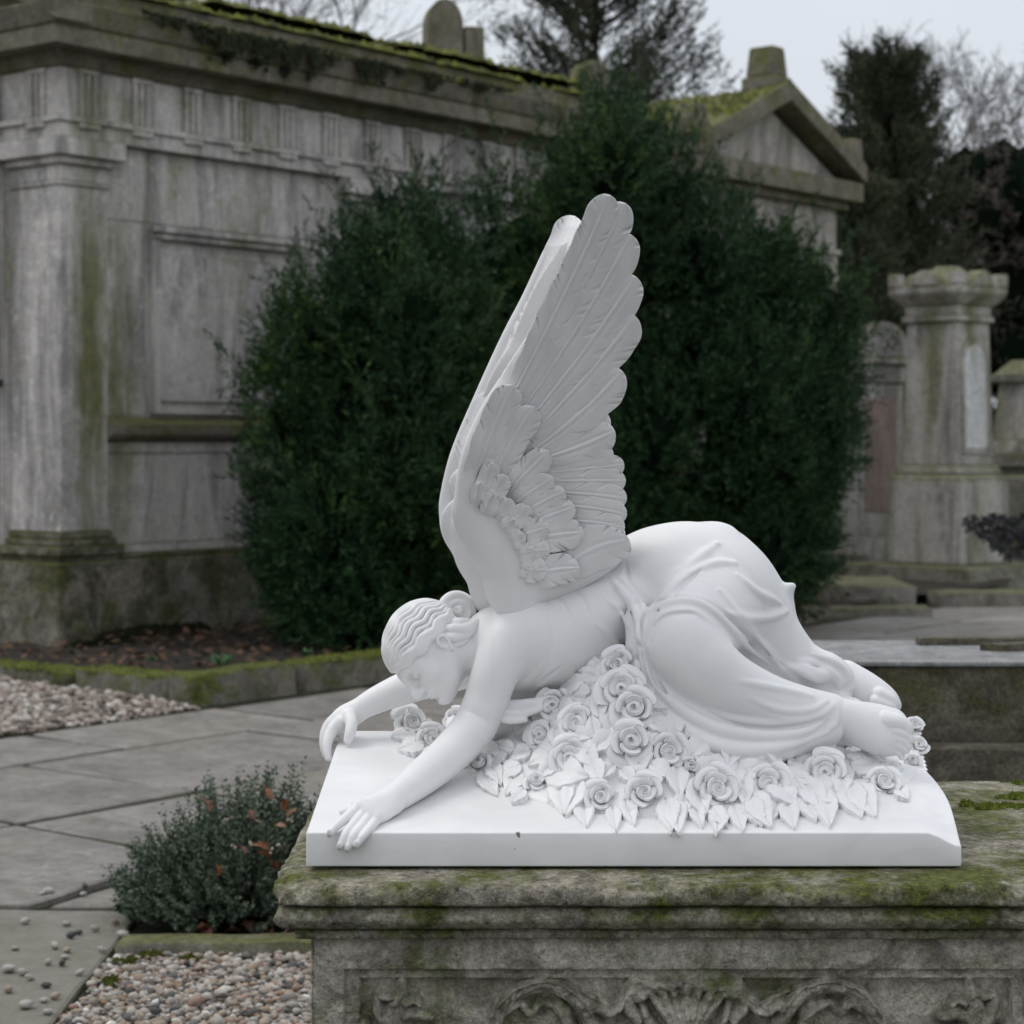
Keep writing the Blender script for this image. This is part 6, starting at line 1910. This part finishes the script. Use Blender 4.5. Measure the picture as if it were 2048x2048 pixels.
# ------------------------------------------------------------------ trees beyond
def conifer(name, label, px, Y, top_py, width_px, seed, leaf, ll=.10, lw=.030, nb=120, per=26, base_py=None, upang=.75, spread=1.0, group='evergreen trees beyond the tombs'):
    rg = np.random.default_rng(seed); k = Y/FPX
    x = (px-1024)*k; H = CZ + (HY-top_py)*k; Wm = width_px*k/2
    t = thing(name, label, 'tree', (x, Y, 0), 0, group)
    trunk(t, [(0, 0, -.1), (.05, 0, H*.3), (0, .05, H*.6), (.03, 0, H*.95)], .10*H/6, .02)
    mb = MB(); P_, D_ = [], []
    for i in range(nb):
        f = rg.uniform(.18, .97); z0 = H*f*.9
        az = rg.uniform(0, 6.28); L = Wm*spread*(1-f)**.4*rg.uniform(.6, 1.1) + .3
        up_ = upang*rg.uniform(.6, 1.3)
        d = np.array([math.cos(az)*math.cos(up_), math.sin(az)*math.cos(up_), math.sin(up_)])
        p0 = np.array([0, 0, z0]); p1 = p0 + d*L*.55; p2 = p0 + d*L + np.array([0, 0, L*.12])
        mb.tube([tuple(p0), tuple(p1), tuple(p2)], [.03, .018, .006], 5)
        for q in range(per):
            s_ = rg.uniform(.25, 1.0); c = (p0*(1-s_)+p2*s_) + rg.normal(size=3)*.10*L*.6
            P_.append(c); D_.append(d + np.array([0, 0, .5]) + rg.normal(size=3)*.4)
    mb.build('limbs', M_BARK, t, smooth=True)
    P_, D_ = np.array(P_), np.array(D_)
    V, F = sprigs(P_, D_, 9, rg.uniform(.18, .36, len(P_)), ll, lw, rg)
    obj('crown', np_mesh('crown', V, F, False, [leaf]), t)
    return t
M_CON = leafmat('conifer_leaf', (.030, .040, .024), (.085, .092, .056), .7, 1.2)
M_CON2 = leafmat('cypress_leaf', (.026, .038, .022), (.085, .096, .050), .7, 1.2)
conifer('conifer', 'dark open-branched evergreen tree standing behind the big mausoleum roof, at the top centre', 1190, 34, -260, 700, 2, M_CON, nb=230, per=40, upang=.62)
conifer('conifer', 'plumed dark evergreen tree right of the small gabled temple', 1775, 33, 70, 470, 4, M_CON2, nb=180, per=36, upang=.92)
conifer('conifer', 'dark evergreen between temple gable and pedestal monument', 1690, 30, 330, 300, 7, M_CON2, nb=110, per=34, upang=.95)

def bare_tree(label, px, Y, top_py, seed, lean=0.0, spread=.5, depth=6, r0=.16, lf=.22):
    rg = np.random.default_rng(seed); k = Y/FPX; x = (px-1024)*k; H = CZ + (HY-top_py)*k
    t = thing('bare_tree', label, 'tree', (x, Y, 0), 0, 'bare winter trees against the sky')
    m, n, b = M_TWIG
    tb = MB(); br = MB(); tw = MB()
    top = np.array([lean*H*.45, 0, H*.45])
    tb.tube([(0, 0, -.1), tuple(top*.5+np.array([.06, 0, 0])), tuple(top)], [r0, r0*.8, r0*.6], 9)
    def grow(p, d, L, r, lv):
        n_ = 3 if lv < 5 else 2
        pts = [p]
        for i in range(3):
            d = unit(d + rg.normal(size=3)*.16 + np.array([0, 0, .05])); p = p + d*L/3; pts.append(p)
        (br if lv < 3 else tw).tube([tuple(q) for q in pts], [r, r*.85, r*.7, r*.55], 6 if lv < 3 else 4)
        if lv >= depth: return
        for _ in range(n_ + (lv < 4)):
            grow(pts[rg.integers(2, 4)], unit(d + rg.normal(size=3)*spread), L*rg.uniform(.6, .82), max(r*.6, .0065), lv+1)
    for _ in range(4): grow(top, unit(np.array([lean, 0, 1]) + rg.normal(size=3)*spread), H*lf, r0*.5, 1)
    tb.build('trunk', m, t, smooth=True); br.build('branches', m, t, smooth=True); tw.build('twigs', m, t, smooth=False)
M_TWIG = mat('bare_bark'); M_TWIG[2].inputs['Base Color'].default_value = (.12, .112, .11, 1); M_TWIG[2].inputs['Roughness'].default_value = .9
bare_tree('bare tree with fine branching crown against the sky at the top right', 2010, 40, -60, 3, .02, .38, 7, .085, .17)
bare_tree('bare winter tree whose twigs show over the mausoleum roof at the top left', 610, 46, -330, 9, .0, .42, 6, .11)

# brown winter thicket and the dark evergreens behind the monuments
M_THK = leafmat('winter_twigs', (.06, .050, .042), (.17, .145, .125), .9, .8)
M_BACK = leafmat('background_evergreen', (.010, .018, .010), (.035, .045, .024), .7, .9)
def mass(name, label, cat, rows, Y, depth, nl, ns, lobe, seed, mt, kind, ll, lw, group=None):
    rg = np.random.default_rng(seed); rows = np.array(rows, float); k = Y/FPX
    cs, rs = [], []
    for i in range(nl):
        py = rg.uniform(rows[0, 0], rows[-1, 0]); xl, xr = np.interp(py, rows[:, 0], rows[:, 1]), np.interp(py, rows[:, 0], rows[:, 2])
        cs.append(P(rg.uniform(xl, xr), py, Y)+np.array([0, rg.uniform(-depth, depth), 0])); rs.append(np.array([lobe, lobe, lobe*1.2])*rg.uniform(.6, 1.3))
    cs, rs = np.array(cs), np.array(rs)
    w = rg.integers(len(cs), size=ns); d = unit(rg.normal(size=(ns, 3))); d[:, 1] -= .3; d = unit(d)
    pts = cs[w]+d*rs[w]*(1-.5*rg.uniform(0, 1, ns)**2)[:, None]
    pts = pts[pts[:, 2] > .02]; 
    V, F = sprigs(pts, unit(rg.normal(size=pts.shape)*.7+np.array([0, 0, .6])), 9, rg.uniform(.2, .45, len(pts)), ll, lw, rg)
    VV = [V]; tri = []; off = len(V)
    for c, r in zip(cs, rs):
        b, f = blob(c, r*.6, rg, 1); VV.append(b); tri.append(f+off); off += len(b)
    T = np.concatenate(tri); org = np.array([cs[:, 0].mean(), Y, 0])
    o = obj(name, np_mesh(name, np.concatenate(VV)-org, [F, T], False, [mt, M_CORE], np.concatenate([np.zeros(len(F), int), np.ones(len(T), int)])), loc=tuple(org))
    props(o, label, cat, group, kind)
mass('thicket', None, None, [(350,1960,2200),(420,1860,2200),(520,1780,2200),(720,1760,2200)], 38, 1.5, 60, 3600, 1.0, 11, M_THK, 'stuff', .16, .022)
mass('evergreen_hedge', 'dark evergreen hedge closing the view behind the grey monuments on the right', 'hedge', [(520,1640,2200),(650,1600,2200),(800,1560,2200),(960,1540,2200),(1040,1540,2200)], 43, .8, 90, 5200, .75, 13, M_BACK, None, .12, .035)
mass('evergreen_hedge', 'low dark evergreen growth behind the big mausoleum and tall yew', 'hedge', [(300,900,1500),(420,880,1600),(600,860,1600),(900,860,1600)], 36, 1.0, 60, 3000, .9, 17, M_BACK, None, .14, .04)
# bright lawn seen between the monuments
m, n, b = mat('lawn_grass'); w = n.coord('World'); n.link(n.ramp(n.noise(w, 14, 6, .7), (.3, (.05, .08, .012)), (.7, (.12, .17, .03))), b.inputs['Base Color']); b.inputs['Roughness'].default_value = .9
n.link(n.bump(n.noise(w, 60, 4, .7), 1.0, .03), b.inputs['Normal'])
sheet('lawn', [(1.5, 21.5), (20, 21.5), (24, 60), (0, 60)], .012, m)

# ------------------------------------------------------------------ the small shrub beside the tomb
M_HEBE = leafmat('shrub_leaf', (.024, .048, .026), (.165, .205, .145), .55, 30, spec=.25)
M_STEM = mat('shrub_stem'); M_STEM[2].inputs['Base Color'].default_value = (.045, .030, .022, 1); M_STEM[2].inputs['Roughness'].default_value = .8
rg = np.random.default_rng(21)
SB = np.array([-.93, 6.92, .0])
shrub = thing('shrub', 'small grey-green evergreen shrub holding orange dead leaves, left of the chest tomb', 'shrub', tuple(SB))
LP, LD, LS, SV = [], [], [], MB()
for i in range(900):
    az = rg.uniform(0, 6.28); el = math.acos(rg.uniform(-.06, 1.0)); q = rg.uniform(.55, 1.0)**.5
    d = np.array([math.cos(az)*math.sin(el), math.sin(az)*math.sin(el), math.cos(el)])
    hx = .43 if d[0] < 0 else .40
    lump = 1 + .16*fbm(d*2.0, 1.3, 2, 6)
    tip = np.array([d[0]*hx, d[1]*.36, .07 + max(d[2], -.1)*(.42 + .17*d[0])])*q*lump
    if tip[2] < .03: tip[2] = .03 + rg.uniform(0, .05)
    if tip[0] > .40: tip[0] = .40
    root = np.array([rg.uniform(-.06, .06), rg.uniform(-.06, .06), 0])
    mid = (root*.45+tip*.55)*np.array([1.1, 1.1, .75])
    C = catmull(np.array([root, mid, tip]), 12)
    bare = d[2] < .12 and rg.uniform() < .6
    if i % 4 == 0 or bare: SV.tube([tuple(c) for c in C[::2]], .0022 if not bare else .0028, 4)
    nL = 16
    t0 = .55 if not bare else .88
    for k in range(nL):
        t = t0+(1-t0)*k/(nL-1); s_ = t*11; a = int(min(s_, 10)); p = C[a]*(1-(s_-a))+C[min(a+1, 11)]*(s_-a)
        ax = unit(C[min(a+1, 11)]-C[max(a-1, 0)])
        r1 = unit(np.cross(ax, np.array([.3, .2, 1]))); r2 = np.cross(ax, r1)
        th = k*1.571 + i
        for sg in (1, -1):
            LP.append(p); LD.append(ax*(.55+.5*t)+sg*(r1*math.cos(th)+r2*math.sin(th))+rg.normal(size=3)*.12); LS.append((1.15-.55*(k/(nL-1)))*rg.uniform(.8, 1.2))
V, F = leaf_quads(np.array(LP), np.array(LD), .0250*np.array(LS), .0140*np.array(LS), rg)
obj('foliage', np_mesh('foliage', V, F, False, [M_HEBE]), shrub)
SV.build('stems', M_STEM[0], shrub)
# cream seed heads among the leaves
m, n, b = mat('seed_head'); b.inputs['Base Color'].default_value = (.50, .42, .33, 1)
for (x, y) in ((512,1640),(505,1690),(470,1690),(540,1700),(575,1640),(560,1690),(455,1640),(590,1600),(480,1560)):
    p = P(x, y, 6.60)-SB; V, F = [], []
    for k in range(9):
        b, f = ico(1); q = p + (rg.normal(size=3)*.007); b = b*rg.uniform(.003, .0055)+q; F.append(f+42*k); V.append(b)
    c_ = np.mean(np.concatenate(V), 0); b, f = ico(1); V.append(b*.008+c_); F.append(f+42*9)
    obj('seed_head', np_mesh('seed_head', np.concatenate(V), np.concatenate(F), True, [m]), shrub)

# dead leaves, curled
def dead_leaf_mesh(seed):
    r_ = np.random.default_rng(seed); nu, nv = 9, 14
    u = np.linspace(-1, 1, nu)[:, None]; v = np.linspace(0, 1, nv)[None, :]
    w = .27*np.sin(np.pi*v**.8)**.7*(1+.22*np.sin(v*21+seed)) + .008
    c1, c2 = r_.uniform(.2, .8), r_.uniform(-.9, .9)
    x = u*w; z = c1*u**2*w*1.2 + .14*np.sin(v*3+c2) + c2*.16*(v-.5)**2 + .03*np.sin(v*9+u*4); y = v-.5+0*u
    P3 = np.stack([x+0*v, y, z], -1)*.062
    return shell(P3, .0006, 1)
DL = []
for q in range(5):
    m, n, b = mat('dead_leaf_%s' % ('orange', 'russet', 'brown', 'umber', 'tan')[q]); w = n.coord('Object')
    c = ((.25, .085, .025), (.17, .052, .026), (.12, .05, .028), (.085, .038, .026), (.24, .13, .07))[q]
    n.link(n.mix(n.ramp(n.noise(w, 40, 5, .6), (.35, 0.0), (.7, .8)), c, tuple(k*.45 for k in c)), b.inputs['Base Color']); b.inputs['Roughness'].default_value = .6
    DL.append([np_mesh('dead_leaf', *dead_leaf_mesh(q*3+k), True, [m]) for k in range(2)])
rr5 = random.Random(8)
for i, (x, y, q) in enumerate(((530,1585,0),(548,1596,0),(565,1610,0),(498,1628,1),(510,1640,1),(520,1695,0),(528,1712,0),(548,1735,1),(434,1740,0),(410,1610,4),(585,1625,4),(480,1700,2),(560,1655,4))):
    p = P(x, y, 6.61)
    o = obj('dead_leaf', DL[q][i % 2], loc=tuple(p), rot=(rr5.uniform(.2, 1.3), rr5.uniform(-.6, .6), rr5.uniform(0, 6)), scale=(rr5.uniform(.6, .9),)*3)
    props(o, ('orange', 'russet', 'brown', 'umber', 'tan')[q] + ' curled dead leaf caught in the small shrub', 'dead leaf', 'dead leaves caught in the shrub')
for i in range(110):
    x = rr5.uniform(290, 640); y = rr5.uniform(1800, 1880) - (30 if x < 360 else 0)
    q = rr5.choice((1, 2, 3, 3, 2, 4))
    p = G(x, y, .012)
    o = obj('dead_leaf', DL[q][i % 2], loc=(p[0], p[1], .012+rr5.uniform(0, .02)), rot=(rr5.uniform(-.5, .5), rr5.uniform(-.5, .5), rr5.uniform(0, 6)), scale=(rr5.uniform(.7, 1.05),)*3)
    props(o, ('', 'russet', 'brown', 'dark umber', 'tan')[q] + ' fallen leaf lying on the soil beneath the small shrub', 'dead leaf', 'fallen leaves beneath the shrub')
# young weeds in the bed
M_WEED = leafmat('weed_leaf', (.03, .085, .035), (.07, .15, .05), .5, 20)
for (x, y, s_, lab) in ((440,1322,.11,'largest broad-leaved weed in the bed near the mossy kerb'),(455,1312,.07,'small weed beside the largest broad-leaved weed'),(300,1316,.06,'small weed left of the largest weed, on the bed soil'),(612,1305,.08,'small weed in the dark bed soil under the left yew'),(500,1326,.06,'low weed close to the bright kerb moss')):
    p = G(x, y+8, .16); n_ = 9; a = np.arange(n_)*2.4
    V, F = leaf_quads(np.tile([0, 0, 0.], (n_, 1)), np.stack([np.cos(a), np.sin(a), np.full(n_, .9)], -1), np.full(n_, s_)*rg.uniform(.7, 1.2, n_), np.full(n_, s_*.45), rg, .1)
    o = obj('weed', np_mesh('weed', V, F, False, [M_WEED]), loc=tuple(p)); props(o, lab, 'weed', 'weeds in the planting bed')
# ------------------------------------------------------------------ camera, light, sky
cam = bpy.data.cameras.new('camera'); co = bpy.data.objects.new('camera', cam); COL.objects.link(co)
co.location = (0, 0, CZ); co.rotation_euler = (R(90), 0, 0)
cam.sensor_fit = 'HORIZONTAL'; cam.sensor_width = 36
cam.lens = FPX/2048*36
cam.shift_x = 0.0
cam.shift_y = -(1024-HY)/2048
cam.clip_start = 0.05; cam.clip_end = 2000
cam.dof.use_dof = True; cam.dof.focus_distance = 3.66
cam.dof.aperture_fstop = cam.lens/1000/0.0105
scene.camera = co

SUN_EL, SUN_AZ = R(58), R(-68)        # azimuth measured from +Y towards +X
sun = bpy.data.lights.new('sun', 'SUN'); so = bpy.data.objects.new('sun', sun); COL.objects.link(so)
sun.energy = 0.75; sun.angle = R(28); sun.color = (1.0, 0.985, 0.96)
dv = Vector((math.sin(SUN_AZ)*math.cos(SUN_EL), math.cos(SUN_AZ)*math.cos(SUN_EL), math.sin(SUN_EL)))
so.rotation_euler = dv.to_track_quat('Z', 'Y').to_euler()

wd = bpy.data.worlds.new('World'); scene.world = wd; wd.use_nodes = True
nt = wd.node_tree; nt.nodes.clear(); n = N(nt)
out = n.node('ShaderNodeOutputWorld'); bg = n.node('ShaderNodeBackground')
sky = n.node('ShaderNodeTexSky', sky_type='NISHITA'); sky.sun_disc = False
sky.sun_elevation = SUN_EL; sky.sun_rotation = SUN_AZ
sky.air_density = 1.0; sky.dust_density = 4.0; sky.ozone_density = 1.0; sky.altitude = 50
# overcast: the blue is veiled by an even white layer of cloud
cl = n.noise(n.coord('Generated'), 2.2, 5, 0.5, 0.4)
veil = n.mix(n.ramp(cl, (0.3, 0.0), (0.75, 1.0)), (6.7, 7.0, 7.45), (7.7, 7.9, 8.15))
zz = n.sep(n.coord("Generated"))[2]
grad = n.math("ADD", 0.90, n.math("MULTIPLY", n.math("MAXIMUM", zz, 0.0), 0.35))
veil = n.mix(1.0, veil, grad, "MULTIPLY")
c = n.mix(0.80, sky.outputs[0], veil)
n.link(c, bg.inputs[0]); bg.inputs[1].default_value = 0.12
n.link(bg.outputs[0], out.inputs[0])

scene.view_settings.view_transform = 'Standard'; scene.view_settings.look = 'None'
scene.view_settings.exposure = 0.06; scene.view_settings.gamma = 1.0
scene.render.engine = 'CYCLES'
cy = scene.cycles
cy.max_bounces = 6; cy.diffuse_bounces = 3; cy.glossy_bounces = 2; cy.transmission_bounces = 2
cy.use_adaptive_sampling = True; cy.adaptive_threshold = 0.02
cy.use_denoising = True
try: cy.denoiser = 'OPENIMAGEDENOISE'
except Exception: pass
